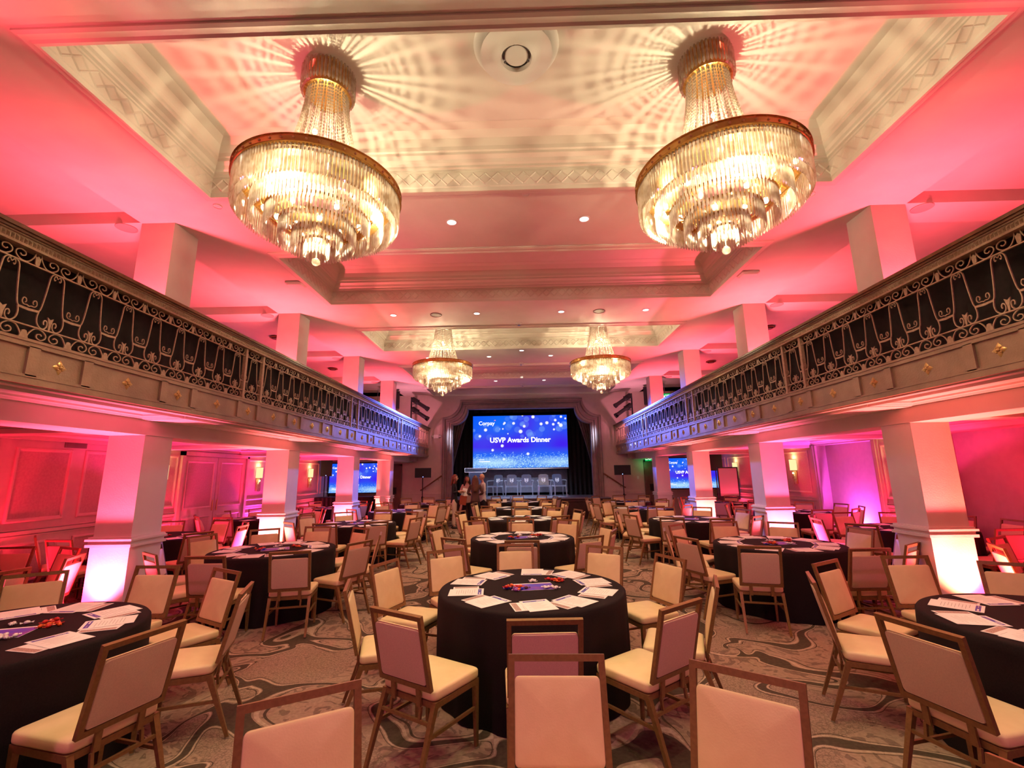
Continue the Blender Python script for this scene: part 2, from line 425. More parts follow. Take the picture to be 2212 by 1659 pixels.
# side walls
def wall_panel(b, s, y0, y1, z0, z1, w=.055):
    P = lambda u, v, h: (s*(XW-h), u, v)
    b.rect_sweep(y0, y1, z0, z1, [(0, 0), (.0, .018), (.012, .026), (.03, .026), (.036, .014), (w, .008), (w, 0)], 0, P)
    b.add([(s*(XW-.003), y0+w, z0+w), (s*(XW-.003), y1-w, z0+w), (s*(XW-.003), y1-w, z1-w), (s*(XW-.003), y0+w, z1-w)], [(0, 1, 2, 3)], 1)
for s, nm in ((-1, 'left'), (1, 'right')):
    b = MB()
    if s < 0:
        b.box(-XW-.2, -XW, YB, YF, 0, ZGAL+.1)
    else:
        for y0, y1 in ((YB, 4.2), (8.55, 9.95), (12.05, YF)): b.box(XW, XW+.6, y0, y1, 0, ZSO)
        b.box(XW, XW+.6, YB, YF, ZSO-.12, ZGAL+.1)
        b.box(XW+.35, XW+.6, 4.2, 8.55, 0, ZSO); b.box(XW+.3, XW+.6, 9.95, 12.05, 0, ZSO)
    struct(b.build('wall_%s' % nm, 'wall'), 'red lit side wall under the %s balcony' % nm, 'wall')
    t = MB()
    spans = [(2.4, 3.7), (3.85, 5.1), (5.3, 6.45), (6.68, 7.55), (7.78, 8.72), (8.92, 9.95), (12.55, 13.75), (14.0, 15.1), (15.35, 17.0), (17.2, 18.3)] if s < 0 else [(8.72, 9.82), (12.3, 13.75), (14.0, 15.2), (15.4, 17.1), (17.3, 18.3)]
    for y0, y1 in spans: wall_panel(t, s, y0, y1, 1.10, 2.20)
    for y0, y1 in spans: wall_panel(t, s, y0, y1, .22, .80, .045)
    rails = [(YB, 10.0), (12.5, YF)] if s < 0 else [(8.55, 9.95), (12.05, YF)]
    for y0, y1 in rails:
        for z, h, d in ((.92, .05, .035), (.985, .018, .022), (.885, .018, .018), (0, .14, .02)):
            x0, x1 = sorted((s*(XW-d), s*XW)); t.box(x0, x1, y0, y1, z, z+h)
        x0, x1 = sorted((s*(XW-.06), s*XW)); t.box(x0, x1, y0, y1, ZSIDE-.10, ZSIDE)
    if s > 0:
        for y in (9.95, 12.05):
            t.box(XW-.03, XW+.02, y-.09, y+.09, 0, 2.31); t.box(XW-.05, XW, y-.03, y+.03, 0, 2.31)
    struct(t.build('trim_%d' % (8 if s < 0 else 9), ['wall', 'panel']), 'panel mouldings and chair rail on the %s wall' % nm, 'moulding')
# folding double door on the left wall
d = empty('door_1'); struct(d, 'pair of tall panelled doors on the left wall', 'door')
b = MB()
for y0, y1, z0, z1 in ((10.0, 10.09, 0, 2.30), (12.41, 12.5, 0, 2.30), (10.0, 12.5, 2.21, 2.30)): b.box(-XW, -XW+.07, y0, y1, z0, z1)
b.build('door_frame', 'wall', d)
for y0, y1 in ((10.1, 11.24), (11.26, 12.40)):
    b = MB(); b.box(-XW, -XW+.03, y0, y1, 0.01, 2.2)
    P = lambda u, v, h: (-XW+.03+h, u, v)
    for z0, z1 in ((1.02, 2.1), (.2, .85)):
        b.rect_sweep(y0+.1, y1-.1, z0, z1, [(0, 0), (0, .014), (.02, .018), (.04, .006), (.05, 0)], 0, P)
        b.add([(-XW+.033, y0+.15, z0+.05), (-XW+.033, y1-.15, z0+.05), (-XW+.033, y1-.15, z1-.05), (-XW+.033, y0+.15, z1-.05)], [(0, 1, 2, 3)], 1)
    leaf = b.build('door_leaf', ['wall', 'panel'], d)
    b = MB(); yh = 11.17 if y0 < 11 else 11.33; b.cyl((-XW+.05, yh, .95), (-XW+.05, yh, 1.2), .012); b.build('door_handle', 'gold', leaf)

b = MB(); b.box(-XW-.2, XW+.6, YB-.2, YB, 0, ZCOF); struct(b.build('wall_back', 'wall'), 'rear wall of the ballroom behind the camera', 'wall')

# stage wall with the shaped proscenium opening
def arc_path(xv, zc, xt, zt, z0, n=10):
    """half outline of the opening (right side): up, concave quarter curve, to the top"""
    pts = [(xv, z0), (xv, zc)]
    R, Rz = xv-xt, zt-zc
    for i in range(1, n+1):
        a = PI/2*i/n
        pts.append((xv - R*math.sin(a), zt - Rz*math.cos(a)))
    return pts
IN = arc_path(2.79, 3.68, 2.17, 4.33, ZST)
OUT = arc_path(3.19, 3.99, 2.48, 4.70, ZST)
full = lambda h: [(-x, z) for x, z in h] + [(x, z) for x, z in reversed(h)]
inn, out = full(IN), full(OUT)
b = MB()
b.box(-XW, -3.0, YF, YF+.25, 0, ZCOF); b.box(3.0, XW, YF, YF+.25, 0, ZCOF); b.box(-3.0, 3.0, YF, YF+.25, 4.52, ZCOF); b.box(-3.0, 3.0, YF, YF+.25, 0, ZST-.02)
for s in (-1, 1):                       # the shaped upper corners of the opening
    poly = [(s*3.0, YF, 3.5), (s*2.85, YF, 3.5)] + [(s*(x+.06), YF, z+.05) for x, z in IN[1:]] + [(s*2.0, YF, 4.52), (s*3.0, YF, 4.52)]
    b.prism(poly, (0, .25, 0))
wf = b.build('wall_front', 'frontwall'); struct(wf, 'pinkish plaster wall round the stage opening', 'wall')
b = MB()
prof = [(0, .30), (0, -.02), (.07, -.02), (.12, -.06), (.30, -.06), (.36, -.10), (.42, -.10), (.52, -.07), (.60, -.04), (.70, -.05), (.78, -.11), (.92, -.12), (1.0, -.10), (1.0, .0)]
rings = []
for f, dy in prof:
    rings.append([(x0+(x1-x0)*f, YF+dy, z0+(z1-z0)*f) for (x0, z0), (x1, z1) in zip(inn, out)])
n = len(inn)
v = [p for r in rings for p in r]; fs = []
for i in range(len(rings)-1):
    for j in range(n-1): fs.append((i*n+j, i*n+j+1, (i+1)*n+j+1, (i+1)*n+j))
b.add(v, fs)
struct(b.build('trim_10', 'prosc', None, True, 40), 'taupe moulded proscenium arch with scooped corners', 'proscenium')
b = MB()
for s in (-1, 1):
    x0, x1 = sorted((s*3.2, s*4.75))
    for z, h, dd in ((.96, .05, .03), (.885, .02, .02), (0, .14, .02)): b.box(x0, x1, YF-dd, YF, z, z+h)
    x0, x1 = sorted((s*4.2, s*XW)); b.box(x0, x1, YF-.5, YF, ZBEAM+.03, ZSO+.02)
    x0, x1 = sorted((s*4.75, s*XW))
struct(b.build('trim_11', 'frontwall'), 'chair rail on the stage wall', 'moulding')
for s, nmb, txt in ((-1, 2, 'brown service door left of the stage'), (1, 3, 'brown service door right of the stage')):
    d = empty('door_%d' % nmb); struct(d, txt, 'door')
    x0, x1 = sorted((s*4.86, s*5.36)); b = MB(); b.box(x0, x1, YF-.04, YF, 0, 2.1); b.build('door_leaf', 'door', d)
    b = MB(); b.box(x0-.06, x0, YF-.06, YF, 0, 2.16); b.box(x1, x1+.06, YF-.06, YF, 0, 2.16); b.box(x0-.06, x1+.06, YF-.06, YF, 2.1, 2.16); b.build('door_frame', 'door', d)
    b = MB(); b.box((x0+x1)/2-.12, (x0+x1)/2+.12, YF-.07, YF-.04, 1.0, 1.25); b.build('notice_board', 'black', d)

# stage: apron, boards, backdrop, legs
st = empty('stage'); tag(st, 'low stage with dark panelled front under the taupe arch', 'stage', kind='structure')
b = MB(); b.box(-3.35, 3.35, 17.95, 21.2, ZST-.03, ZST); b.build('stage_floor', 'stagefloor', st)
b = MB(); b.box(-3.35, 3.35, 18.0, 18.06, 0, ZST-.03)
for i in range(8):
    x0 = -3.3 + i*.825; b.rect_sweep(x0+.03, x0+.795, .1, ZST-.1, [(0, 0), (.0, .02), (.03, .025), (.05, .005)], 0, lambda u, v, h: (u, 18.0-h, v))
b.build('stage_front', 'stagefront', st)
for s in (-1, 1):
    t = empty('stage_steps', (0, 0, 0)); tag(t, 'dark steps up to the %s end of the stage along the wall' % ('left' if s < 0 else 'right'), 'steps', kind='structure')
    b = MB()
    for i in range(4):
        x0, x1 = sorted((s*3.36, s*(4.30-.235*i))); b.box(x0, x1, 17.75, 18.46, ZST*.2*i, ZST*.2*(i+1))
    b.build('stair_tread', 'stagefront', t)
    h = empty('handrail'); tag(h, 'dark wooden handrail sloping up the wall %s of the stage' % ('left' if s < 0 else 'right'), 'handrail', 'stage handrails')
    b = MB(); b.tube([(s*4.02, 18.38, 1.13), (s*3.95, 18.38, 1.16), (s*3.22, 18.38, 1.66), (s*3.17, 18.38, 1.67)], .028, 8, (0, 1, 0)); b.build('rail', 'wood', h, True)
    for f in (.15, .85):
        b = MB(); x, z = 3.95+(3.22-3.95)*f, 1.16+.5*f; b.cyl((s*x, 18.38, z-.02), (s*x, 18.42, z-.07), .009); b.cyl((s*x, 18.42, z-.07), (s*x, 18.5, z-.07), .012); b.build('bracket', 'brass', h)
b = MB(); b.box(-3.6, 3.6, 21.2, 21.3, ZST, 5.4); b.box(-3.7, -3.6, YF+.25, 21.3, 0, 5.4); b.box(3.6, 3.7, YF+.25, 21.3, 0, 5.4); b.box(-3.6, 3.6, YF+.25, 21.3, 5.3, 5.4)
struct(b.build('wall_stage', 'drape'), 'dark walls of the stage house', 'wall')
def drape(name, x0, x1, y, z0, z1, matn, amp=.05, per=.22, k=60, sway=None):
    b = MB(); nn = max(8, int(abs(x1-x0)/per*8)); rows = 8; v = []; f = []
    for j in range(rows+1):
        t = j/rows; z = z1+(z0-z1)*t
        for i in range(nn+1):
            u = i/nn; x = x0+(x1-x0)*u
            if sway: x = sway(x, u, t)
            v.append((x, y + amp*math.sin(u*abs(x1-x0)/per*2*PI)*(.6+.4*t), z))
    for j in range(rows):
        for i in range(nn): a = j*(nn+1)+i; f.append((a, a+1, a+nn+2, a+nn+1))
    b.add(v, f); return b.build(name, matn, None, True)
tag(drape('backdrop_curtain', -2.1, 2.0, 20.75, ZST+.12, 2.6, 'backdrop', .02, .5), 'grey backdrop cloth hanging below the big screen', 'curtain')
tag(drape('stage_curtain', -3.5, -1.9, 20.5, ZST, 5.2, 'drape', .05, .2), 'black side curtain left of the big screen', 'curtain')
tag(drape('stage_curtain', 2.0, 3.5, 20.5, ZST, 5.2, 'drape', .05, .2), 'black side curtain right of the big screen', 'curtain')
tag(drape('stage_valance', -3.4, 3.4, 19.2, 4.25, 5.2, 'drape', .04, .3), 'black valance across the top of the stage opening', 'curtain')
for s in (-1, 1):                                   # tied-back house curtain behind the arch
    sw = lambda x, u, t: s*(3.05 - u*(.75*(1-t)**1.5+.12))
    tag(drape('house_curtain', 0, .8, 18.95, ZST+.3, 4.3, 'curtain', .035, .13, sway=sw), 'brown house curtain drawn back at the %s edge of the arch' % ('left' if s < 0 else 'right'), 'curtain')

# balconies, columns
for s, nm in ((-1, 'left'), (1, 'right')):
    b = MB()
    def bx(xa, xb, *r, k=None):
        x0, x1 = sorted((s*xa, s*xb)); b.box(x0, x1, *r, k=k)
    bx(XR+.05, XW, YB, YF, ZSO, ZBAL-.02)
    bx(XC-.012, XCO+.012, YB, YF, ZBEAM, ZSO+.01)                         # beam along the columns
    for y in COLY:
        bx(XCO, XW, y+.06, y+CW-.06, ZSIDE-.16, ZSO+.005)       # beams across the aisle
        bx(XR+.10, XC, y-.10, y+CW+.10, ZSO-.05, ZSO+.005)      # cantilever beams under the front
    for i in range(len(COLY)-1):                               # coves round each soffit panel
        y0, y1 = COLY[i]+CW+.10, COLY[i+1]-.10
        u0, u1 = sorted((s*(XR+.12), s*(XC-.01)))
        b.rect_sweep(u0, u1, y0, y1, [(0, ZSO), (0, ZSO-.045), (.03, ZSO-.04), (.045, ZSO-.022), (.07, ZSO-.018), (.075, ZSO)])
        u0, u1 = sorted((s*XCO, s*XW))
        b.rect_sweep(u0, u1, COLY[i]+CW-.05, COLY[i+1]+.05, [(0, ZSO-.005), (0, ZSO-.10), (.02, ZSO-.10), (.05, ZSO-.05), (.10, ZSO-.03), (.11, ZSO-.005)])
    bx(XR+.02, XR+.10, YB, YF, ZSO-.02, ZSO+.01)
    struct(b.build('balcony_slab', 'ceiling'), 'plastered %s balcony carried on square columns' % nm, 'balcony')
    for i, y in enumerate(COLY):
        b = MB(); xa, xb = sorted((s*XC, s*XCO)); cx, cy = (xa+xb)/2, y+CW/2
        b.box(xa, xb, y, y+CW, 0, ZSO)
        o_ = .012
        b.box(xa-o_, xb+o_, y-o_, y+CW+o_, 0, .97)
        for z, h, dd in ((.965, .03, .045), (.995, .035, .028), (1.03, .022, .050), (1.052, .02, .03), (0, .12, .03)):
            b.box(xa-dd, xb+dd, y-dd, y+CW+dd, z, z+h)
        struct(b.build('column', 'column'), 'white square column under the %s balcony' % nm, 'column')
        b = MB(); b.box(xa, xb, y, y+CW, ZBAL-.02, ZC+.02)
        struct(b.build('column', 'column'), 'white square column standing on the %s balcony' % nm, 'column')
    o = drape('balcony_drape', 0, 19.6, 0, ZBAL+.02, 3.53, 'drape', .018, .35)
    o.rotation_euler = (0, 0, PI/2); o.location = (s*(XR+.12), -2.9, 0)
    tag(o, 'black drape hung behind the %s balcony railing' % nm, 'curtain')

# ------------------------------------------------------------------ balcony railings
def cr(pts, n=6):
    """Catmull-Rom through 2d points"""
    P = [pts[0]] + list(pts) + [pts[-1]]; out = []
    for i in range(1, len(P)-2):
        p0, p1, p2, p3 = (Vector((*q, 0)) for q in P[i-1:i+3])
        for j in range(n):
            t = j/n; out.append(.5*((2*p1)+(-p0+p2)*t+(2*p0-5*p1+4*p2-p3)*t*t+(-p0+3*p1-3*p2+p3)*t**3))
    out.append(Vector((*pts[-1], 0)))
    return [(q.x, q.y) for q in out]
def iron_motif(b, yc, p, near=True):
    n = 5 if near else 3; sd = 4
    def bar(pts, r, rads=None):
        b.tube([(0, yc+u*p, z) for u, z in cr(pts, n)], r, sd, (1, 0, 0), flat=1.1)
    zt0, zt1 = 3.352, 3.450           # top scroll border
    zb0, zb1 = 2.772, 2.872           # bottom scroll border
    hair = [(.02, 3.343), (.10, 3.342), (.155, 3.315), (.175, 3.25), (.20, 3.16), (.235, 3.06), (.27, 3.015), (.33, 3.002)]
    low = [(.285, 3.0), (.30, 2.955), (.275, 2.912), (.20, 2.884), (.12, 2.882), (.065, 2.905), (.065, 2.94), (.115, 2.953), (.145, 2.935), (.13, 2.915)]
    tiny = [(.005, 3.318), (.03, 3.333), (.065, 3.333), (.08, 3.312), (.06, 3.298), (.04, 3.308)]
    coll = [(.5, 3.022), (.455, 3.03), (.385, 3.03), (.345, 3.05), (.365, 3.078), (.41, 3.078), (.43, 3.058), (.41, 3.045)]
    hb = zt1-zt0
    scr = [(.44, 1.0), (.405, .55), (.30, .10), (.16, .06), (.05, .34), (.045, .66), (.13, .86), (.225, .74), (.23, .50), (.165, .40), (.125, .52)]
    for m_ in (1, -1):
        q = lambda L: [(m_*u, z) for u, z in L]
        bar(q(hair), .0062); bar(q(low), .0062); bar(q(tiny), .004); bar([(m_*(.5-(.5-u)) if True else u, z) for u, z in coll], .005)
        bar(q([(u, zt0+v*hb) for u, v in scr]), .0058)
        bar(q([(u, zb1-v*(zb1-zb0)) for u, v in scr]), .0058)
    # leafy trumpet in the bowl, collar bars at each end, half trumpets in the borders
    X = -.005
    def pl(poly, d=.010): b.prism([(X, yc+u*p, z) for u, z in poly], (d, 0, 0))
    pl([(-.022, 2.882), (.022, 2.882), (.028, 2.925), (.07, 2.985), (.0, 2.968), (-.07, 2.985), (-.028, 2.925)])
    for m_ in (1, -1):
        pl([(m_*.27, 2.996), (m_*.5, 2.988), (m_*.5, 3.008), (m_*.27, 3.012)])
        pl([(m_*.5, zt0), (m_*.455, zt0+.01), (m_*.43, zt1), (m_*.455, zt1-.03), (m_*.5, zt1-.015)])
        pl([(m_*.5, zb1-.035), (m_*.455, zb1-.04), (m_*.40, zb0), (m_*.5, zb0)])
def rosette(b, y, z):
    for k in range(4):
        a = PI/2*k
        tip = (0.0, y+.062*math.cos(a), z+.062*math.sin(a))
        l = (0.0, y+.036*math.cos(a+.72), z+.036*math.sin(a+.72)); r = (0.0, y+.036*math.cos(a-.72), z+.036*math.sin(a-.72))
        md = (.020, y+.034*math.cos(a), z+.034*math.sin(a)); ce = (.010, y, z)
        b.add([ce, l, tip, r, md], [(0, 1, 4), (1, 2, 4), (2, 3, 4), (3, 0, 4)])
    b.sphere((.012, y, z), .015, 5)
    for k in range(4):
        a = PI/2*k+PI/4; b.sphere((.008, y+.024*math.cos(a), z+.024*math.sin(a)), .009, 4)
pairs = [2.15, 6.03, 10.02, 13.92, 17.92]
sections = []
for i in range(4): sections.append((pairs[i]+.42, pairs[i+1], 10)); sections.append((pairs[i+1], pairs[i+1]+.42, 1))
sections.insert(0, (pairs[0], pairs[0]+.42, 1)); sections[-1] = (17.92, 18.46, 1)
ROS = {}
for s, nm in ((-1, 'left'), (1, 'right')):
    R_ = empty('balcony_railing', (s*XR, 0, 0), 0 if s < 0 else 0)
    tag(R_, 'bronzed scrollwork railing along the front of the %s balcony' % nm, 'railing', 'balcony railings')
    o = -s                                              # +x local side that faces the hall
    b = MB()
    for x0, x1, z0, z1 in ((-.085, .085, 3.555, 3.585), (-.07, .07, 3.535, 3.56)): b.box(x0, x1, YB, YF, z0, z1)
    hr = b.build('handrail_cap', 'wood', R_); hr['label'] = 'brown wooden cap'
    b = MB(); b.box(-.05, .05, YB, YF, 3.525, 3.537); b.box(-.032, .032, YB, YF, 3.455, 3.525); b.box(-.045, .045, YB, YF, 3.450, 3.460)
    for i in range(520 if True else 0):                 # egg-and-dart beading of the band
        y = 2.2 + i*.031
        if y < YF: b.add([(o*.032, y-.012, 3.475), (o*.032, y+.012, 3.475), (o*.032, y+.012, 3.515), (o*.032, y-.012, 3.515), (o*.048, y, 3.495)], [(0, 1, 4), (1, 2, 4), (2, 3, 4), (3, 0, 4)])
    b.build('beaded_band', 'iron', R_)
    b = MB(); b.box(-.010, .010, YB, YF, 3.344, 3.354); b.box(-.010, .010, YB, YF, 2.869, 2.879); b.build('thin_bar', 'iron', R_)
    for y0, y1, nmot in sections:
        b = MB(); p = (y1-y0)/nmot
        for i in range(nmot): iron_motif(b, y0+p*(i+.5), p, y0 < 9)
        if o < 0: b.v = [(-x, y, z) for x, y, z in b.v]
        b.build('scroll_panel', 'iron', R_)
    for y in pairs:
        for yy in (y, y+.42):
            if yy > 18.4: continue
            b = MB(); b.box(-.022, .022, yy-.022, yy+.022, 2.76, 3.46); b.box(-.028, .028, yy-.028, yy+.028, 2.76, 2.79); b.build('post', 'iron', R_)
    # fascia with recessed long and short panels and gilt rosettes
    b = MB(); fx = o*.02
    def fb(x0, x1, *r):
        a, c = sorted((o*x0, o*x1)); b.box(a, c, *r)
    fb(-.06, .0, YB, YF, 2.425, 2.765)
    fb(0, .022, YB, YF, 2.712, 2.772); fb(0, .030, YB, YF, 2.748, 2.758); fb(0, .022, YB, YF, 2.425, 2.500); fb(0, .028, YB, YF, 2.478, 2.488)
    cents = []; y = 6.24-1.32*7
    while y < YF+.5: cents.append(y); y += 1.315
    ros = []
    for i, c in enumerate(cents):
        for e in (c-.225, c+.225): fb(0, .022, e-.042, e+.042, 2.49, 2.72)
        ros.append(c)
        ros.append(c+.6575)
    FA = b.build('fascia', 'fascia', R_)
    for c in ros:
        if 2.0 < c < YF-.1:
            if o not in ROS:
                r = MB(); rosette(r, 0, 0)
                if o < 0: r.v = [(-x, y, z) for x, y, z in r.v]
                q = r.build('rosette', 'gold', FA, True); q['label'] = 'gilt flower rosette'; ROS[o] = q
            else:
                q = ROS[o].copy(); C.objects.link(q); q.parent = FA
            q.location = (0, c, 2.606)
# ================================================================== ceiling fittings
# ---- crystal chandeliers (origin at the coffer ceiling, everything hangs down)
def make_chandelier():
    root = empty('crystal_chandelier')
    b = MB(); b.lathe([(.02, 0), (.20, 0), (.20, -.02), (.16, -.03), (.15, -.22), (.205, -.235), (.215, -.262), (.19, -.268), (.02, -.255)], 32); b.build('canopy', 'brass', root, True, 40)
    def prism_ring(b, r, z, L, n, w=.011, jit=.0):
        for i in range(n):
            a = 2*PI*i/n; ca, sa = math.cos(a), math.sin(a); q = []
            rr = r
            for wz, zz in ((w*.6, z), (w, z-.012), (w, z-L+.02), (w*.25, z-L)):
                for du, dr in ((-1, 0), (0, .8), (1, 0), (0, -.8)):
                    R_ = rr+dr*wz; q.append((R_*ca-du*wz*sa, R_*sa+du*wz*ca, zz))
            b.add(q, [(i0+j, i0+(j+1) % 4, i0+4+(j+1) % 4, i0+4+j) for i0 in (0, 4, 8) for j in range(4)] + [(12, 13, 14, 15)])
    b = MB(); prism_ring(b, .235, -.02, .235, 44, .013); b.build('canopy_prisms', 'crystal', root)
    b = MB(); R0 = .70
    b.lathe([(R0-.045, -1.23), (R0+.008, -1.23), (R0+.012, -1.236), (R0, -1.242), (R0, -1.292), (R0+.012, -1.30), (R0, -1.306), (R0-.045, -1.30)], 72, cap0=False, cap1=False)
    rim = b.build('rim_band', 'brass', root, True, 40)
    b = MB()
    for i in range(48): a = 2*PI*i/48; b.sphere((R0*math.cos(a), R0*math.sin(a), -1.267), .011, 4)
    b.build('rim_studs', 'gold', rim, True)
    # bead strands: flared cone from canopy to rim level
    b = MB()
    nst = 76
    for i in range(nst):
        a = 2*PI*(i+random.uniform(-.8, .8))/nst; ca, sa = math.cos(a), math.sin(a)
        for j in range(30):
            t = (j+.5)/30; r = .185+.225*t**1.6; z = -.26-1.04*t; h = .0180; w = .0095
            cx, cy = r*ca, r*sa
            b.add([(cx+w, cy, z), (cx, cy+w, z), (cx-w, cy, z), (cx, cy-w, z), (cx, cy, z+h), (cx, cy, z-h)], [(0, 1, 4), (1, 2, 4), (2, 3, 4), (3, 0, 4), (1, 0, 5), (2, 1, 5), (3, 2, 5), (0, 3, 5)])
    b.build('bead_strands', 'bead', root)
    tiers = [(.688, -1.30, .25, 150), (.648, -1.33, .27, 132), (.545, -1.45, .20, 108), (.43, -1.545, .19, 84), (.315, -1.625, .18, 62), (.205, -1.70, .17, 42), (.10, -1.765, .14, 22)]
    for r, z, L, n in tiers:
        b = MB(); prism_ring(b, r, z, L, n, .0115); tier = b.build('crystal_tier', 'crystal', root)
        if r < .68:
            b = MB(); b.lathe([(r-.075, z+.004), (r+.010, z), (r+.010, z+.022), (r-.008, z+.022), (r-.012, z+.012), (r-.075, z+.010), (r-.075, z+.004)], 56, cap0=False, cap1=False)
            b.build('tier_ring', 'brass', tier, True, 40)
    b = MB()                                              # radial arms carrying the rings
    for i in range(8):
        a = 2*PI*i/8+.2; ca, sa = math.cos(a), math.sin(a)
        P = [(.67, -1.29), (.64, -1.32), (.545, -1.435), (.43, -1.53), (.315, -1.61), (.205, -1.685), (.05, -1.76)]
        b.tube([(r*ca, r*sa, z) for r, z in P], .008, 4, (-sa, ca, 0))
    b.cyl((0, 0, -1.30), (0, 0, -1.80), .010)
    b.lathe([(.34, -1.285), (.69, -1.285), (.69, -1.295), (.34, -1.295), (.34, -1.285)], 56, cap0=False, cap1=False); b.build('inner_frame', 'brass', root)
    pts = [(.58, -1.38, 10), (.46, -1.47, 8), (.34, -1.56, 6), (.18, -1.62, 4), (.1, -.7, 2)]
    for r, z, n in pts:
        for i in range(n):
            a = 2*PI*(i+.3)/n; b = MB(); b.sphere((r*math.cos(a), r*math.sin(a), z), .022, 5, 1.3); b.build('bulb', 'bulb', root, True)
    b = MB(); b.sphere((0, 0, -1.945), .036, 8); b.cyl((0, 0, -1.80), (0, 0, -1.91), .006); b.build('crystal_ball', 'crystal', root, True)
    return root
CH = [(-1.78, 3.70, 'nearer crystal chandelier on the left, in the first coffer'), (1.78, 3.66, 'nearer crystal chandelier on the right, in the first coffer'),
      (-1.84, 10.55, 'smaller looking far chandelier left of the stage arch'), (1.88, 10.55, 'smaller looking far chandelier right of the stage arch')]
proto = make_chandelier()
for i, (x, y, lb) in enumerate(CH):
    c = proto if i == 0 else dup(proto)
    c.location = (x, y, ZCOF-.002); c.rotation_euler = (0, 0, i*.37)
    tag(c, lb, 'chandelier', 'crystal chandeliers')
    lamp('chandelier_top_light', 'POINT', (x, y, ZCOF-.90), 58, WARM, size=.012)
    lamp('chandelier_low_light', 'POINT', (x, y, ZCOF-1.79), 16, WARM, size=.04)
    for k in range(3):
        a = 2*PI*k/3+.4; lamp('chandelier_light', 'POINT', (x+.44*math.cos(a), y+.44*math.sin(a), ZCOF-1.49), 84, WARM, size=.06)

# ---- recessed downlights
DL = [(-.86, 5.42, 0), (.86, 5.42, 0), (-2.58, 8.87, 1), (-.87, 8.87, 1), (.85, 8.87, 1), (2.56, 8.87, 1), (-2.58, 12.4, 2), (-.87, 12.38, 2), (.85, 12.38, 2), (2.56, 12.4, 2), (-.88, 15.78, 3), (.82, 15.78, 3), (.04, 15.24, 3), (.04, 11.79, 2), (-.9, 2.0, -1), (.9, 2.0, -1), (-2.6, 2.0, -1), (2.6, 2.0, -1)]  # last pair added, out of view, to light the camera-facing chair backs
rows = {0: 'between first and second coffers', 1: 'between second and third coffers', 2: 'between third and fourth coffers', 3: 'before the last coffer by the stage', -1: 'before first coffer, outer pair added'}
proto = None
names_ = {}
for x, y, r in DL:
    if proto is None:
        proto = empty('recessed_downlight')
        b = MB(); b.lathe([(.058, .0), (.078, -.001), (.080, -.006), (.060, -.008), (.056, -.002)], 24, cap0=False, cap1=False); b.build('trim_ring', 'white', proto, True, 40)
        b = MB(); b.lathe([(.001, -.003), (.057, -.003), (.057, -.001), (.001, -.001)], 20); b.build('lens', 'downlens', proto)
        d = proto
    else: d = dup(proto)
    d.location = (x, y, ZC-.0005)
    xs_ = sorted(q[0] for q in DL if q[2] == r); pos = ['leftmost', 'second from left', 'third from left', 'rightmost'][xs_.index(x)] if len(xs_) == 4 else ['left-hand', 'middle', 'right-hand'][xs_.index(x)] if len(xs_) == 3 else ['left-hand', 'right-hand'][xs_.index(x)] if len(xs_) == 2 else 'small'
    tag(d, '%s round downlight in the ceiling band %s' % (pos, rows[r]), 'downlight', 'recessed ceiling downlights')
    lamp('downlight_beam', 'SPOT', (x, y, ZC-.03), 146, (1, .79, .43), (x, y, 0), .05, 95)

# ---- round air diffuser in the first coffer
d = empty('air_diffuser', (.015, 3.47, ZCOF)); tag(d, 'large white round air diffuser between the nearer chandeliers', 'air diffuser')
b = MB(); b.lathe([(.28, -.001), (.38, -.001), (.385, -.012), (.36, -.022), (.31, -.010), (.28, -.004)], 48, cap0=False, cap1=False); b.build('ceiling_ring', 'white', d, True, 40)
b = MB(); b.lathe([(.12, -.01), (.14, -.05), (.22, -.085), (.32, -.10), (.322, -.108), (.23, -.105), (.17, -.12), (.15, -.14), (.138, -.14), (.13, -.10)], 48, cap0=False, cap1=False); b.build('outer_cone', 'white', d, True, 50)
b = MB(); b.lathe([(.001, -.118), (.095, -.118), (.105, -.112), (.10, -.10), (.001, -.098)], 32); b.build('centre_disc', 'white', d, True, 40)
b = MB()
for k in range(3): a = 2*PI*k/3+.5; b.beam((.04*math.cos(a), .04*math.sin(a), -.105), (.135*math.cos(a), .135*math.sin(a), -.105), .012); b.beam((.1*math.cos(a+.8), .1*math.sin(a+.8), -.002), (.13*math.cos(a+.8), .13*math.sin(a+.8), -.06), .01)
b.cyl((0, 0, 0), (0, 0, -.10), .03); b.build('bracket', 'grey', d)

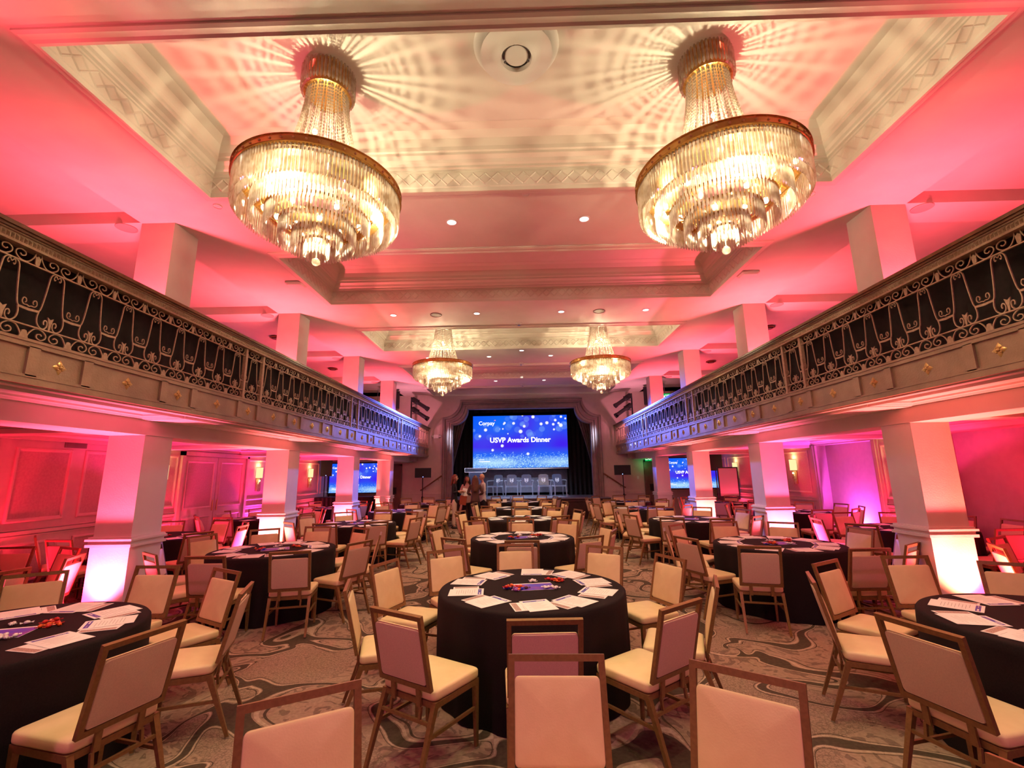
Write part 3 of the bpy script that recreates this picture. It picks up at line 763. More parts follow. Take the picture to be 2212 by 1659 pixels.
# ---- loudspeaker grilles on the gallery beams, vents, detectors
def disc_thing(name, mt, rad, loc, label, cat, group, ring='white'):
    d = empty(name, loc); tag(d, label, cat, group)
    b = MB(); b.lathe([(rad*.86, -.002), (rad, -.002), (rad, -.010), (rad*.92, -.014), (rad*.86, -.008)], 28, cap0=False, cap1=False); b.build('trim_ring', ring, d, True, 40)
    b = MB(); b.lathe([(.001, -.007), (rad*.88, -.007), (rad*.88, -.002), (.001, -.002)], 28); b.build('grille', mt, d)
    return d
M['speakergrille'] = mottled('speaker_grille', (.52, .44, .40), (.48, .40, .36), 300, .7)
for s, nm in ((-1, 'left'), (1, 'right')):
    for i, w in ((1, 'nearest'), (2, 'second'), (3, 'third'), (4, 'farthest')):
        disc_thing('ceiling_speaker', 'speakergrille', .12, (s*5.11, COLY[i]+.09 if i < 3 else COLY[i]+.2, ZC), 'flush round ceiling speaker beside the %s column of the %s gallery' % (w, nm), 'speaker', 'gallery ceiling speakers', 'speakergrille')
    for y, w in ((7.3, 'first'), (10.66, 'second'), (14.08, 'third')):
        d = empty('round_vent', (s*5.97, y, ZGAL)); tag(d, 'dark round air vent in the %s visible bay of the %s gallery' % (w, nm), 'vent', 'gallery round vents')
        b = MB(); b.lathe([(.02, -.001), (.14, -.001), (.15, -.03), (.10, -.04)], 28, cap0=False, cap1=False); b.build('outer_cone', 'wood', d, True, 40)
        b = MB(); b.lathe([(.001, -.06), (.09, -.06), (.08, -.045), (.001, -.045)], 24); b.build('centre_disc', 'prosc', d, True, 40)
for x, y, lb in ((-1.71, 8.9, 'above the far left chandelier'), (1.62, 8.88, 'above the far right chandelier')):
    disc_thing('ceiling_disc', 'prosc', .12, (x, y, ZC), 'dull round ceiling disc %s' % lb, 'ceiling disc', 'dull ceiling discs', 'prosc')
for x, y, lb in ((-3.78, 7.21, 'left'), (3.82, 7.21, 'right')):
    b = MB(); b.loft([rrect(.30, .22, .03, 3, 0), rrect(.30, .22, .03, 3, -.03), rrect(.24, .17, .03, 3, -.055), rrect(.2, .12, .03, 3, -.055)]); o = b.build('wall_sensor', 'white'); o.location = (x, y, ZC)
    tag(o, 'white square sensor box on the ceiling %s of the second coffer' % lb, 'sensor', 'ceiling sensors')
for x, y, z, lb in ((-.014, 9.51, ZC, 'on the edge of the third coffer'), (.07, 16.55, ZC, 'beside the last coffer'), (.02, 13.2, ZC, 'beside the fourth coffer'), (-5.35, 6.25, ZSIDE, 'under the left balcony')):
    d = empty('sprinkler', (x, y, z)); tag(d, 'small sprinkler head %s' % lb, 'sprinkler', 'sprinkler heads')
    b = MB(); b.lathe([(.02, 0), (.07, 0), (.065, -.02), (.02, -.03)], 20); b.build('collar', 'white', d, True, 40)
    b = MB(); b.cyl((0, 0, -.03), (0, 0, -.06), .012); b.lathe([(.001, -.06), (.03, -.06), (.03, -.066), (.001, -.066)], 12); b.build('deflector', 'glide', d)
for x, y, lb in ((-3.62, 4.93, 'left'), (3.5, 5.0, 'right'), (.1, 4.83, 'middle')):
    disc_thing('cover_plate', 'white', .05, (x, y, ZC), 'tiny round cover plate behind the first coffer, %s one' % lb, 'cover plate', 'ceiling cover plates')

# ================================================================== side walls: sconces, vents
def make_sconce():
    r = empty('wall_sconce')
    b = MB(); b.box(-.07, .07, -.015, .0, -.50, .16); b.build('back_plate', 'gold', r)
    b = MB(); fr = [(.13*math.cos(PI*(1-i/8)), -.02-.10*math.sin(PI*i/8)) for i in range(9)]
    b.add([(x, y, z) for z in (-.15, .15) for x, y in fr], [(i, i+1, i+10, i+9) for i in range(8)])
    sh = b.build('lamp_shade', 'shade', r, True)
    b = MB()
    for z in (-.155, .145): b.tube([(x*1.01, y*1.01, z+.005) for x, y in fr], .007, 4, (0, 0, 1))
    b.build('shade_trim', 'brass', sh)
    b = MB()
    for row in range(2):
        for i in range(9):
            x = -.068+.017*i; zt = -.16; L = .30+.06*row - .004*abs(i-4)
            b.loft([[(x-.006, -.03-.03*row, z), (x, -.036-.03*row, z), (x+.006, -.03-.03*row, z), (x, -.024-.03*row, z)] for z in (zt, zt-L)])
    b.build('crystal_drop', 'crystal', r)
    return r
SC = [(-1, 9.50, 1.86, 'nearest sconce on the left wall, beside the first column'), (-1, 13.05, 1.72, 'middle sconce on the left wall, right of the double doors'), (-1, 16.25, 1.83, 'farthest sconce on the left wall, behind the black speaker'),
      (1, 9.45, 1.84, 'nearest sconce on the right wall, beside the first column'), (1, 12.95, 1.78, 'middle sconce on the right wall, left of the purple niche'), (1, 16.45, 1.90, 'farthest sconce on the right wall, behind the whiteboard')]
proto = None
for s, y, z, lb in SC:
    if proto is None: proto = r = make_sconce()
    else: r = dup(proto)
    r.location = (s*(XW-.012), y, 1.84); r.rotation_euler = (0, 0, PI/2 if s < 0 else -PI/2)
    tag(r, 'lit ' + lb, 'sconce', 'wall sconces with crystal drops')
    for dz in (.2, -.22): lamp('sconce_light', 'POINT', (s*(XW-.09), y, 1.84+dz), 3.2, (1, .74, .30), size=.03)
b = MB(); b.box(-XW, -XW+.015, 7.40, 7.78, 2.235, 2.36)
for i in range(9): b.beam((-XW+.02, 7.42, 2.25+.012*i), (-XW+.02, 7.76, 2.25+.012*i), .006)
tag(b.build('wall_vent', 'prosc'), 'small rectangular air vent high on the left wall above the panels', 'vent')

# ================================================================== uplights
FIX = None
def uplight(loc, aim, power, color, angle, label, group, box=True, size=.05):
    global FIX
    if FIX is None:
        FIX = r = empty('led_uplight')
        b = MB(); b.lathe([(.02, .02), (.075, .02), (.085, .05), (.085, .15), (.07, .16), (.02, .155)], 20); b.build('lamp_housing', 'blackgloss', r, True, 40)
        b = MB(); b.lathe([(.001, .162), (.06, .162), (.06, .158), (.001, .158)], 16); b.build('lens', 'lensred', r)
        b = MB(); b.beam((-.11, 0, .01), (.11, 0, .01), .04, .02); b.beam((-.1, 0, .02), (-.1, 0, .1), .012, .03); b.beam((.1, 0, .02), (.1, 0, .1), .012, .03); b.build('yoke', 'black', r)
    else: r = dup(FIX)
    r.location = loc; tag(r, label, 'uplight', group)
    p = Vector(loc)+Vector((0, 0, .18)); lamp('uplight_beam', 'SPOT', p, power, color, p+Vector(aim), size, angle)
ordn = ['', 'nearest', 'second', 'third', 'farthest']
for s, nm in ((-1, 'left'), (1, 'right')):
    cx = s*(XC+CW/2)
    for i in (1, 2, 3, 4):
        y = COLY[i]
        uplight((cx, y-.24, 0), (0, .09, 1), 560 if i == 1 else 480, [(1, .10, .22), (1, .20, .10), (1, .13, .26), (1, .18, .12)][(i-1+(s > 0)) % 4], 92, 'small black uplight on the floor at the %s lower column, %s side' % (ordn[i], nm), 'column uplights')
        lamp('uplight_spill', 'SPOT', (cx, y-.26, .20), 520, (1, .012, .045) if i != 2 else (1, .03, .22), (cx+s*1.5, y-.2, 2.0), .06, 125)
        lamp('uplight_soffit', 'SPOT', (cx, y-.26, .20), 420, (1, .07, .15), (cx-s*.75, y-.3, 2.0), .06, 70)
        uplight((cx, y-.24, ZBAL), (.02*s, .0, 1), 780, PINK if i != 2 else (1, .09, .12), 122, 'small black uplight on the %s balcony at the %s column' % (nm, ordn[i]), 'gallery uplights')
        # black cardboard shield that hides the fitting from the hall
        if i == 1:
            b = MB(); h = .33
            pts = [(cx-.36, y-.22), (cx-.04*s, y-.44), (cx+.36, y-.22)]
            for (ax, ay), (bx_, by_) in ((pts[0], pts[1]), (pts[1], pts[2])): b.beam((ax, ay, h/2), (bx_, by_, h/2), .012, h)
            tag(b.build('light_shield', 'black'), 'folded black board shielding the uplight at the nearest %s column' % nm, 'light shield', 'black light shields')
    uplight((cx, COLY[0]-.24, ZBAL), (.02*s, .0, 1), 780, PINK, 122, 'small black uplight on the %s balcony nearest the back of the hall' % nm, 'gallery uplights')
    for y, col, pw, w in ((6.2, (1, .012, .05), 330, 'nearest'), (9.55, (1, .015, .08), 260, 'second'), (12.95 if s < 0 else 11.0, (1, .05, .55) if s < 0 else (.85, .08, .85), 420, 'third'), (16.2, (1, .04, .12), 200, 'farthest')):
        uplight((s*(XW-.22 if y != 11.0 else XW+.08), y, 0), (-s*.15, .0, 1), pw, col, 150, 'small black uplight on the carpet by the %s wall, %s one' % (nm, w), 'wall uplights')

for s, nm in ((-1, 'left'), (1, 'right')):  # uplights added at the balcony ends only to brighten the stage wall
    uplight((s*4.25, 16.5, ZBAL), (-s*.30, .5, .9), 170, (1, .30, .42), 140, 'small black uplight added to wash the stage wall, %s balcony end' % nm, 'gallery uplights')
# ================================================================== chairs
def make_chair(full=True):
    r = empty('banquet_chair')
    b = MB(); T = Matrix.Translation((0, .0, .405)); T = Matrix.Translation((0, -.015, .405)); cushion(b, .45, .42, .062, .016, .035, T, taper=.04); b.build('seat', 'cream', r, True, 60)
    al = math.radians(13.5); ca, sa = math.cos(al), math.sin(al)
    # back plane: (x, t forward, s up) -> local; origin at the foot of the back frame
    def BP(x, t, s_): return (x, -.245 - s_*sa + t*ca, .475 + s_*ca + t*sa)
    H = .437
    T = Matrix(((1, 0, 0, 0), (0, -sa, ca, -.245-.19*sa-.004), (0, ca, sa, .475+.19*ca), (0, 0, 0, 1)))
    b = MB(); cushion(b, .375, .325, .020, .012, .02, T); b.build('backrest', 'cream', r, True, 60)
    T2 = Matrix(((1, 0, 0, 0), (0, -sa, -ca, -.245-.19*sa-.003), (0, ca, -sa, .475+.19*ca), (0, 0, 0, 1)))
    b = MB(); cushion(b, .372, .322, .010, .006, .02, T2); q = b.build('outer_back', 'taupe', r, True, 60)
    b = MB(); w = .215
    def bar(p, q, wd, dp): b.beam(BP(*p), BP(*q), wd, dp, up=(0, ca, sa))
    for sx in (-1, 1): b.beam(BP(sx*(w-.0135), 0, -.005), BP(sx*(w-.0135), 0, H-.0275), .027, .024, up=(0, ca, sa))
    b.beam(BP(-w, 0, H-.014), BP(w, 0, H-.014), .024, .028, up=BP(0, 0, 1) and (0, -sa, ca))
    b.beam(BP(-w+.0268, 0, .010), BP(w-.0268, 0, .010), .024, .030, up=(0, -sa, ca))
    b.build('back_frame', 'chairmetal', r)
    for sx in (-1, 1):
        b = MB(); b.beam(BP(sx*.105, 0, .0), (sx*.105, -.235, .37), .032, .014, up=(0, 1, 0)); b.build('back_bracket', 'chairmetal', r)
    b = MB(); b.rect_sweep(-.222, .222, -.222, .190, [(0, .372), (0, .405), (.028, .405), (.028, .372), (0, .372)]); b.build('seat_frame', 'chairmetal', r)
    for sx, sy in ((-1, 1), (1, 1), (-1, -1), (1, -1)):
        b = MB(); top = (sx*.205, -.205 if sy < 0 else .174, .395); bot = (sx*.208, .180 if sy > 0 else -.345, .012)
        b.beam(top, bot, .032, .034, .021, .021, up=(0, 1, 0) if sy > 0 else (0, 1, .3)); b.cyl((bot[0], bot[1], 0), (bot[0], bot[1], .013), .012, n=8, k=1); b.build('leg', ['chairmetal', 'glide'], r)
    b = MB()
    for sx in (-1, 1): b.beam((sx*.207, .178, .235), (sx*.207, -.262, .235), .016, .018)
    b.build('side_stretcher', 'chairmetal', r)
    b = MB(); b.beam((-.205, -.245, .300), (.205, -.245, .300), .016, .018); b.beam((-.12, -.235, .372), (-.12, -.245, .30), .016); b.beam((.12, -.235, .372), (.12, -.245, .30), .016); b.build('rear_stretcher', 'chairmetal', r)
    return r
CHAIR = make_chair()
KIDS[CHAIR.name] = [k.name for k in CHAIR.children]
chair_used = False
def pix(X, Y, Z):
    v = Vector((X, Y, Z-HC)); d = v.dot(fw)
    if d < .05: return None
    return (IMG_W/2 + F_PX*v.dot(rt)/d, 829.5 - F_PX*v.dot(upv)/d)
def in_frame(X, Y, pad=25):
    for z in (.05, .45, .9):
        for dx, dy in ((0, 0), (.25, 0), (-.25, 0), (0, .25), (0, -.25)):
            p = pix(X+dx, Y+dy, z)
            if p and -pad < p[0] < IMG_W+pad and -pad < p[1] < 1659+pad: return True
    return False
def place_chair(bx, by, face, label, group, force=False):
    """back top at (bx, by), facing angle face (radians, direction of the seat front)"""
    global chair_used
    x, y = bx+.347*math.cos(face), by+.347*math.sin(face)
    if not force and not in_frame(x, y): return None
    c = CHAIR if not chair_used else dup(CHAIR)
    chair_used = True
    c.location = (x, y, 0); c.rotation_euler = (0, 0, face-PI/2)
    tag(c, label, 'chair', group)
    return c

# ================================================================== tables
def cloth_mesh(seed):
    rnd = random.Random(seed); R = .775; n = 132; rings = []
    ph = [rnd.uniform(0, 6.28) for _ in range(4)]
    fold = lambda a: .5*math.sin(11*a+ph[0]+.6*math.sin(3*a+ph[1])) + .3*math.sin(17*a+ph[2]) + .2*math.sin(5*a+ph[3])
    prof = [(.25, .760, 0), (.60, .760, 0), (R-.02, .760, 0), (R-.006, .756, .0), (R+.004, .745, .002), (R+.006, .70, .008), (R+.004, .55, .017), (R+.002, .35, .024), (R+.001, .15, .028), (R+.0, .006, .030)]
    b = MB()
    for r, z, am in prof:
        rings.append([((r+am*fold(2*PI*j/n))*math.cos(2*PI*j/n), (r+am*fold(2*PI*j/n))*math.sin(2*PI*j/n), z) for j in range(n)])
    b.loft(rings[::-1], False, True); return b
CL = []
for i in range(3):
    o = cloth_mesh(i).build('tablecloth', 'cloth', None, True, 50); CL.append(o.data); bpy.data.objects.remove(o)
# ---- printed sheets
def make_sheets():
    b = MB(); w, h = .215, .28
    b.box(-w/2, w/2, -h/2, h/2, 0, .0012, 0)
    z = .0014
    def q(x0, x1, y0, y1, k): b.add([(x0, y0, z), (x1, y0, z), (x1, y1, z), (x0, y1, z)], [(0, 1, 2, 3)], k)
    q(-w/2+.02, w/2-.02, h/2-.045, h/2-.018, 1)
    z = .0016; q(.02, .055, h/2-.036, h/2-.027, 2); q(.058, .075, h/2-.037, h/2-.026, 2); q(-.075, -.02, h/2-.034, h/2-.030, 3)
    z = .0014
    for i in range(9):
        y = h/2-.075-.018*i; q(-.06 if i % 3 else -.085, .02+.06*((i*37) % 10)/10, y, y+.003, 3)
    a = b.build('printed_sheet', ['paper', 'inkblue', 'white', 'inkgrey'])
    b = MB(); b.box(-w/2, w/2, -h/2, h/2, 0, .0012, 0); z = .0014
    q(-w/2+.012, w/2-.012, h/2-.05, h/2-.008, 1)
    for i in range(8): y = h/2-.08-.02*i; q(-.085, .0+.07*((i*53) % 10)/10, y, y+.003, 2)
    c = b.build('printed_sheet', ['paper', 'mosaic', 'inkgrey'])
    return a, c
SH_A, SH_B = make_sheets(); DA, DB = SH_A.data, SH_B.data
bpy.data.objects.remove(SH_A); bpy.data.objects.remove(SH_B)
# ---- sweets
cols = {'red': (.55, .03, .02), 'orange': (.75, .13, .02), 'blue': (.03, .05, .45), 'white': (.80, .76, .76), 'brown': (.10, .03, .02), 'purple': (.30, .10, .40)}
SW = {}
for kname, col in cols.items():
    M['sw_'+kname] = mat('foil_'+kname, col, .3, .15)
    b = MB(); L, r = .014, .0085
    b.tube([(-L*1.05, 0, .009), (-L*.95, .001, .009), (-L*.6, 0, .009), (0, 0, .010), (L*.6, 0, .009), (L*.95, -.001, .009), (L*1.05, 0, .009)], r, 9, (0, 0, 1), rads=[.002, .0055, .0092, .0105, .0092, .0055, .002])
    for e in (-1, 1):
        n0 = len(b.v); fan = [(e*L*1.0, 0, .009)] + [(e*(L*1.0+.013+.003*(q % 2)), (q-3)*.0042, .007+.006*(q % 2)) for q in range(7)]
        b.add(fan, [(0, q, q+1) for q in range(1, 7)]); b.add([(x, y, z-.0008) for x, y, z in fan], [(0, q+1, q) for q in range(1, 7)])
    o = b.build('wrapped_sweet', 'sw_'+kname, None, True, 40); SW[kname] = o.data; bpy.data.objects.remove(o)
sheet_n = 0
SEATN = {-90: 'nearest', -126: 'near-left', -162: 'left nearer', 162: 'left farther', 126: 'far-left', 90: 'farthest', 54: 'far-right', 18: 'right farther', -18: 'right nearer', -54: 'near-right'}
VIEW = {-90: 'seen from behind', -126: 'seen from behind', -54: 'seen from behind', 90: 'facing the camera', 126: 'facing the camera', 54: 'facing the camera', 162: 'in side view', -162: 'in side view', 18: 'in side view', -18: 'in side view'}
def seat_key(a):
    a = (a+180) % 360-180
    return min(SEATN, key=lambda k: abs((a-k+180) % 360-180))
def linkobj(name, data, loc, rz):
    o = bpy.data.objects.new(name, data); C.objects.link(o); o.location = loc; o.rotation_euler = (0, 0, rz); return o
tn = 0
def banquet_table(cx, cy, short, detail, phase=-90, seats=None, skip=(), overrides=None, r=1.385):
    """short: how the table is called; detail 2 = two sheets per place and many sweets, 1 = one sheet, few sweets"""
    global tn, sheet_n
    rnd = random.Random(tn*13+5)
    t = empty('banquet_table', (cx, cy, 0)); tag(t, 'round table under a black cloth, the %s' % short, 'table', 'round banquet tables')
    o = bpy.data.objects.new('tablecloth', CL[tn % 3]); C.objects.link(o); o.parent = t; o.rotation_euler = (0, 0, rnd.uniform(0, 6))
    overrides = overrides or {}
    for i in range(10):
        a = phase+36*i; key = seat_key(a-(phase+90)); key2 = key
        if key in skip: continue
        if key in overrides: bx, by, fa = overrides[key]; fa = math.radians(fa)
        else:
            aa = math.radians(a+rnd.uniform(-2.3, 2.3)); rr = r+rnd.uniform(-.05, .07)
            bx, by = cx+rr*math.cos(aa), cy+rr*math.sin(aa); fa = aa+PI+math.radians(rnd.uniform(-6, 6))
        dd = math.hypot(bx-cx, by-cy)
        if dd < 1.375: bx, by = cx+(bx-cx)*1.375/dd, cy+(by-cy)*1.375/dd
        place_chair(bx, by, fa, 'cream chair %s, %s seat of %s' % (VIEW[key], SEATN[key], short), 'chairs of the %s' % short)
    vis = pix(cx, cy, .76)
    # place settings
    for i in range(10):
        a = math.radians(phase+36*i+rnd.uniform(-4, 4)); key = seat_key(math.degrees(a)-(phase+90))
        rr = .565+rnd.uniform(-.02, .02); x, y = cx+rr*math.cos(a), cy+rr*math.sin(a)
        p = pix(x, y, .76)
        if not p or not (-40 < p[0] < IMG_W+40 and p[1] < 1690): continue
        if detail == 1 and rnd.random() < .15: continue
        rot = a+PI/2+math.radians(rnd.uniform(-9, 9))
        if detail >= 2:
            s2 = linkobj('printed_sheet', DB, (x-.035*math.cos(rot), y-.035*math.sin(rot), .7605), rot+PI/2+math.radians(rnd.uniform(-7, 7)))
            tag(s2, 'white sheet with mosaic photo strip, %s place of %s' % (SEATN[key], short), 'paper', 'printed sheets on the tables')
        s1 = linkobj('printed_sheet', DA, (x+.02*math.cos(rot), y+.02*math.sin(rot), .7605+(.0022 if detail >= 2 else 0)), rot+math.radians(rnd.uniform(-8, 8)))
        tag(s1, 'white sheet with blue heading, %s place of %s' % (SEATN[key], short), 'paper', 'printed sheets on the tables')
    # centre card and sweets
    if detail >= 1:
        b = MB(); b.box(-.17, .17, -.12, .12, 0, .0015, 0); b.add([(-.168, -.118, .0018), (.168, -.118, .0018), (.168, .095, .0018), (-.168, .095, .0018)], [(0, 1, 2, 3)], 1)
        o = b.build('centre_card', ['paper', 'cardblue']); o.location = (cx+.02, cy+.0, .7603); o.rotation_euler = (0, 0, .28+rnd.uniform(-.3, .3)+ (0 if detail > 1 else rnd.uniform(-1, 1)))
        tag(o, 'blue printed card lying at the middle of the %s' % short, 'card', 'blue cards on the tables')
    piles = [(-.13, -.10, 13, ['orange', 'blue', 'red', 'purple', 'brown', 'orange']), (.21, .17, 8, ['red', 'orange', 'red']), (-.02, .17, 3, ['white']), (.15, -.08, 6, ['white'])] if detail >= 2 else [(-.1, .05, 2, ['orange', 'blue']), (.15, .1, 2, ['red']), (.1, -.1, 1, ['white'])]
    for px, py, n, cc in piles:
        for i in range(n):
            kname = cc[i % len(cc)]; q = i if detail >= 2 else 0
            an = rnd.uniform(0, 6.28); rr = .075*math.sqrt(rnd.random()) if n > 6 else .05*math.sqrt(rnd.random())
            zz = .7605 + (.014 if (i % 3 == 2 and n > 6) else 0) + (.002 if abs(px) < .16 else 0)
            o = linkobj('wrapped_sweet', SW[kname], (cx+px+rr*1.2*math.cos(an), cy+py+rr*.9*math.sin(an), zz), rnd.uniform(0, 3.14))
            o.scale = (1.15, 1.15, 1.15)
            tag(o, '%s wrapped sweet in the %s pile of %s' % (kname, {(True, True): 'nearer left', (True, False): 'farther', (False, True): 'nearer right', (False, False): 'farther right'}[(px < .1, py < 0)], short), 'sweet', '%s sweets on the %s' % (kname, short) if True else None)
    tn += 1
m = mottled('blue_card_print', (.03, .05, .60), (.20, .06, .40), 9, .6); M['cardblue'] = m
OV1 = {-90: (.11, 2.80, 92), -126: (-.78, 2.95, 58), -54: (.97, 3.06, 128), 90: (-.10, 5.62, 273), 126: (-.86, 5.26, 303), 54: (.90, 5.38, 240), 162: (-1.33, 4.58, 340), 18: (1.42, 4.71, 203), -162: (-1.34, 3.66, 16), -18: (1.43, 3.66, 160)}
banquet_table(.06, 4.15, 'front centre table', 2, -90, overrides=OV1)
banquet_table(-.02, 7.25, 'second centre table', 2, -90, overrides={-90: (-.02, 5.9, 90), -126: (-.91, 6.16, 55), -54: (.87, 6.21, 122), 162: (-1.43, 7.7, 342), 126: (-.89, 8.5, 304), 54: (.79, 8.42, 236), 18: (1.36, 7.7, 200)})
banquet_table(-.05, 10.30, 'third centre table', 1)
banquet_table(-.09, 13.40, 'fourth centre table', 1)
banquet_table(-.15, 16.35, 'centre table by the stage', 1, skip=(162, -162))
OVL0 = {-18: (-2.11, 2.65, 165), 18: (-2.14, 3.57, 200), 54: (-2.66, 4.29, 240), 90: (-3.46, 4.51, 268), 126: (-4.33, 4.22, 305)}
banquet_table(-3.33, 3.05, 'near-left table', 2, -90, overrides=OVL0)
OVR0 = {-162: (2.13, 2.67, 15), 162: (2.19, 3.76, 335), 126: (2.68, 4.37, 303), 90: (3.56, 4.60, 270)}
banquet_table(3.36, 3.05, 'near-right table', 2, -88, overrides=OVR0)
banquet_table(-3.35, 6.38, 'second table in the left row', 2, -90, overrides={-54: (-2.62, 5.32, 104), -90: (-3.35, 5.0, 90), -18: (-2.1, 5.98, 155), 18: (-2.06, 6.75, 195)})
banquet_table(3.33, 6.38, 'second table in the right row', 2, -86, overrides={-126: (2.66, 5.42, 75), -90: (3.54, 5.12, 92), -162: (2.09, 6.02, 22), 162: (2.0, 6.82, -16), 18: (4.69, 6.75, 190)})
banquet_table(-3.40, 9.65, 'third table in the left row', 1, -94)
banquet_table(3.35, 9.70, 'third table in the right row', 1, -87)
banquet_table(-3.42, 12.85, 'fourth table in the left row', 1, -90)
banquet_table(3.25, 12.85, 'fourth table in the right row', 1, -92)
banquet_table(-3.40, 15.85, 'last table in the left row', 1, -88, skip=(-18,))
banquet_table(3.48, 15.70, 'last table in the right row', 1, -90)
banquet_table(-6.10, 4.50, 'nearest table under left balcony', 1, -80)
banquet_table(6.15, 4.50, 'nearest table under right balcony', 1, -98)
banquet_table(-6.20, 7.85, 'second table under left balcony', 1, -100)
banquet_table(6.25, 7.80, 'second table under right balcony', 1, -84, r=1.33)
banquet_table(-6.20, 11.20, 'third table under left balcony', 1, -92, r=1.30)
banquet_table(6.25, 11.20, 'third table under right balcony', 1, -95, r=1.33)
banquet_table(-6.10, 14.50, 'last table under left balcony', 1, -88, r=1.33)
banquet_table(6.20, 14.50, 'last table under right balcony', 1, -84, r=1.33)
place_chair(.137, 2.27, math.radians(-91), 'cream chair facing the camera, cut off by the bottom edge, middle one', 'nearest chairs at the bottom edge')
place_chair(-.85, 1.915, math.radians(-60), 'cream chair facing the camera, cut off by the bottom edge, left one', 'nearest chairs at the bottom edge')
place_chair(.89, 2.08, math.radians(-125), 'cream chair facing the camera, cut off by the bottom edge, right one', 'nearest chairs at the bottom edge')
place_chair(1.405, 1.324, math.radians(205), 'cream chair of which only a frame corner shows at the bottom right corner', 'nearest chairs at the bottom edge', True)
# table-top extras on the table by the stage
b = MB(); b.lathe([(.03, 0), (.032, .01), (.032, .14), (.012, .18), (.012, .19)], 14); k = b.build('water_bottle', 'acrylic', None, True); 
e = empty('water_bottle', (-.42, 16.2, .762)); k.name = 'bottle_body'; k.parent = e
b = MB(); b.cyl((0, 0, .19), (0, 0, .212), .014); b.build('bottle_cap', 'white', e); tag(e, 'small clear water bottle on the centre table by the stage', 'bottle')
b = MB(); b.prism([(-.07, -.04, 0), (.07, -.04, 0), (.07, .0, .10), (-.07, .0, .10)], (0, .004, 0)); b.prism([(-.07, .04, 0), (.07, .04, 0), (.07, .0, .10), (-.07, .0, .10)], (0, -.004, 0)); o = b.build('place_card', 'paper'); o.location = (-.62, 16.1, .762); tag(o, 'folded white tent card on the centre table by the stage', 'card')
# ================================================================== screens
def screen_picture(nx=288, ny=162):
    rng = np.random.RandomState(4)
    u, v = np.meshgrid((np.arange(nx+1))/nx, (np.arange(ny+1))/ny); asp = 16/9
    X = u*asp
    img = np.zeros((ny+1, nx+1, 3)); img[:] = (.004, .10, .95)
    # purple middle band and patches
    pur = np.exp(-((v-.42)/.16)**2)*(.55+.45*np.sin(u*5+1))
    for cx, cy, r, a in ((1.05, .88, .22, .7), (.9, .45, .4, .6), (1.6, .5, .3, .7), (.25, .62, .2, .4), (1.45, .9, .18, .4)):
        pur = pur + a*np.exp(-(((X-cx)**2+(v-cy)**2)/r**2))
    pur = np.clip(pur, 0, 1)[..., None]
    img = img*(1-pur) + np.array((.060, .010, .86))*pur
    lite = np.zeros_like(v)
    for cx, cy, r, a in ((.3, .72, .28, .5), (.75, .85, .25, .4), (1.35, .78, .3, .5), (.15, .4, .25, .3), (.5, .95, .2, .35)):
        lite += a*np.exp(-(((X-cx)**2+(v-cy)**2)/r**2))
    img += lite[..., None]*np.array((.0, .08, .02))
    gl = np.clip((.40-v)/.25, 0, 1)[..., None]; img = img*(1-.5*gl) + np.array((.02, .28, .95))*.5*gl
    def disc(cx, cy, r, a, c=(1, 1, 1), soft=.15):
        d = np.sqrt((X-cx)**2+(v-cy)**2)/r
        m_ = np.clip((1-d)/soft, 0, 1)[..., None]*a
        img[:] = img*(1-m_)+np.array(c)*m_
    for _ in range(30):
        disc(rng.uniform(0, asp), rng.uniform(.55, 1.0), rng.uniform(.03, .085), rng.uniform(.06, .26), (.30, .60, 1))
    for x, y, r in ((.238, .73, .034), (.13, .61, .028), (.55, .42, .032), (.37, .34, .027), (.6, .86, .024), (.585, .84, .02), (.77, .85, .03), (.97, .79, .03), (1.14, .97, .035), (.94, 1.0, .018), (1.29, .83, .032), (1.40, .85, .034), (1.52, .82, .028), (1.56, .9, .028), (1.66, .80, .04), (1.62, .84, .025), (1.53, .72, .022), (1.67, .965, .026), (1.75, .93, .02), (.565, .745, .017), (.66, .65, .014), (1.03, .26, .03), (.58, .165, .028), (.51, .745, .008), (.9, .69, .04)):
        disc(x, y, r, .95, (1, 1, 1), .3)
    for _ in range(1500):
        y = .30*rng.beta(1.2, 1.9); disc(rng.uniform(0, asp), y, rng.uniform(.004, .011), rng.uniform(.25, .8), (.62, 1, 1) if rng.rand() < .6 else (.35, .75, 1), .5)
    hz = np.clip(1-np.abs(v-.10)/.13, 0, 1)*(.35+.25*np.sin(u*9)+.3*np.exp(-((u-.35)/.15)**2)); hz = np.clip(hz, 0, .8)[..., None]
    img = img*(1-hz)+np.array((.62, .95, 1.0))*hz
    return img.reshape(-1, 3)
NX, NY = 288, 162
PIC = screen_picture(NX, NY)
ms = bpy.data.materials.new('screen_image'); ms.use_nodes = True; t = ms.node_tree; t.nodes.clear()
o_ = t.nodes.new('ShaderNodeOutputMaterial'); e_ = t.nodes.new('ShaderNodeEmission'); at = t.nodes.new('ShaderNodeAttribute'); at.attribute_name = 'picture'
e_.inputs[1].default_value = 1.0
t.links.new(at.outputs['Color'], e_.inputs[0]); t.links.new(e_.outputs[0], o_.inputs[0]); M['screen'] = ms
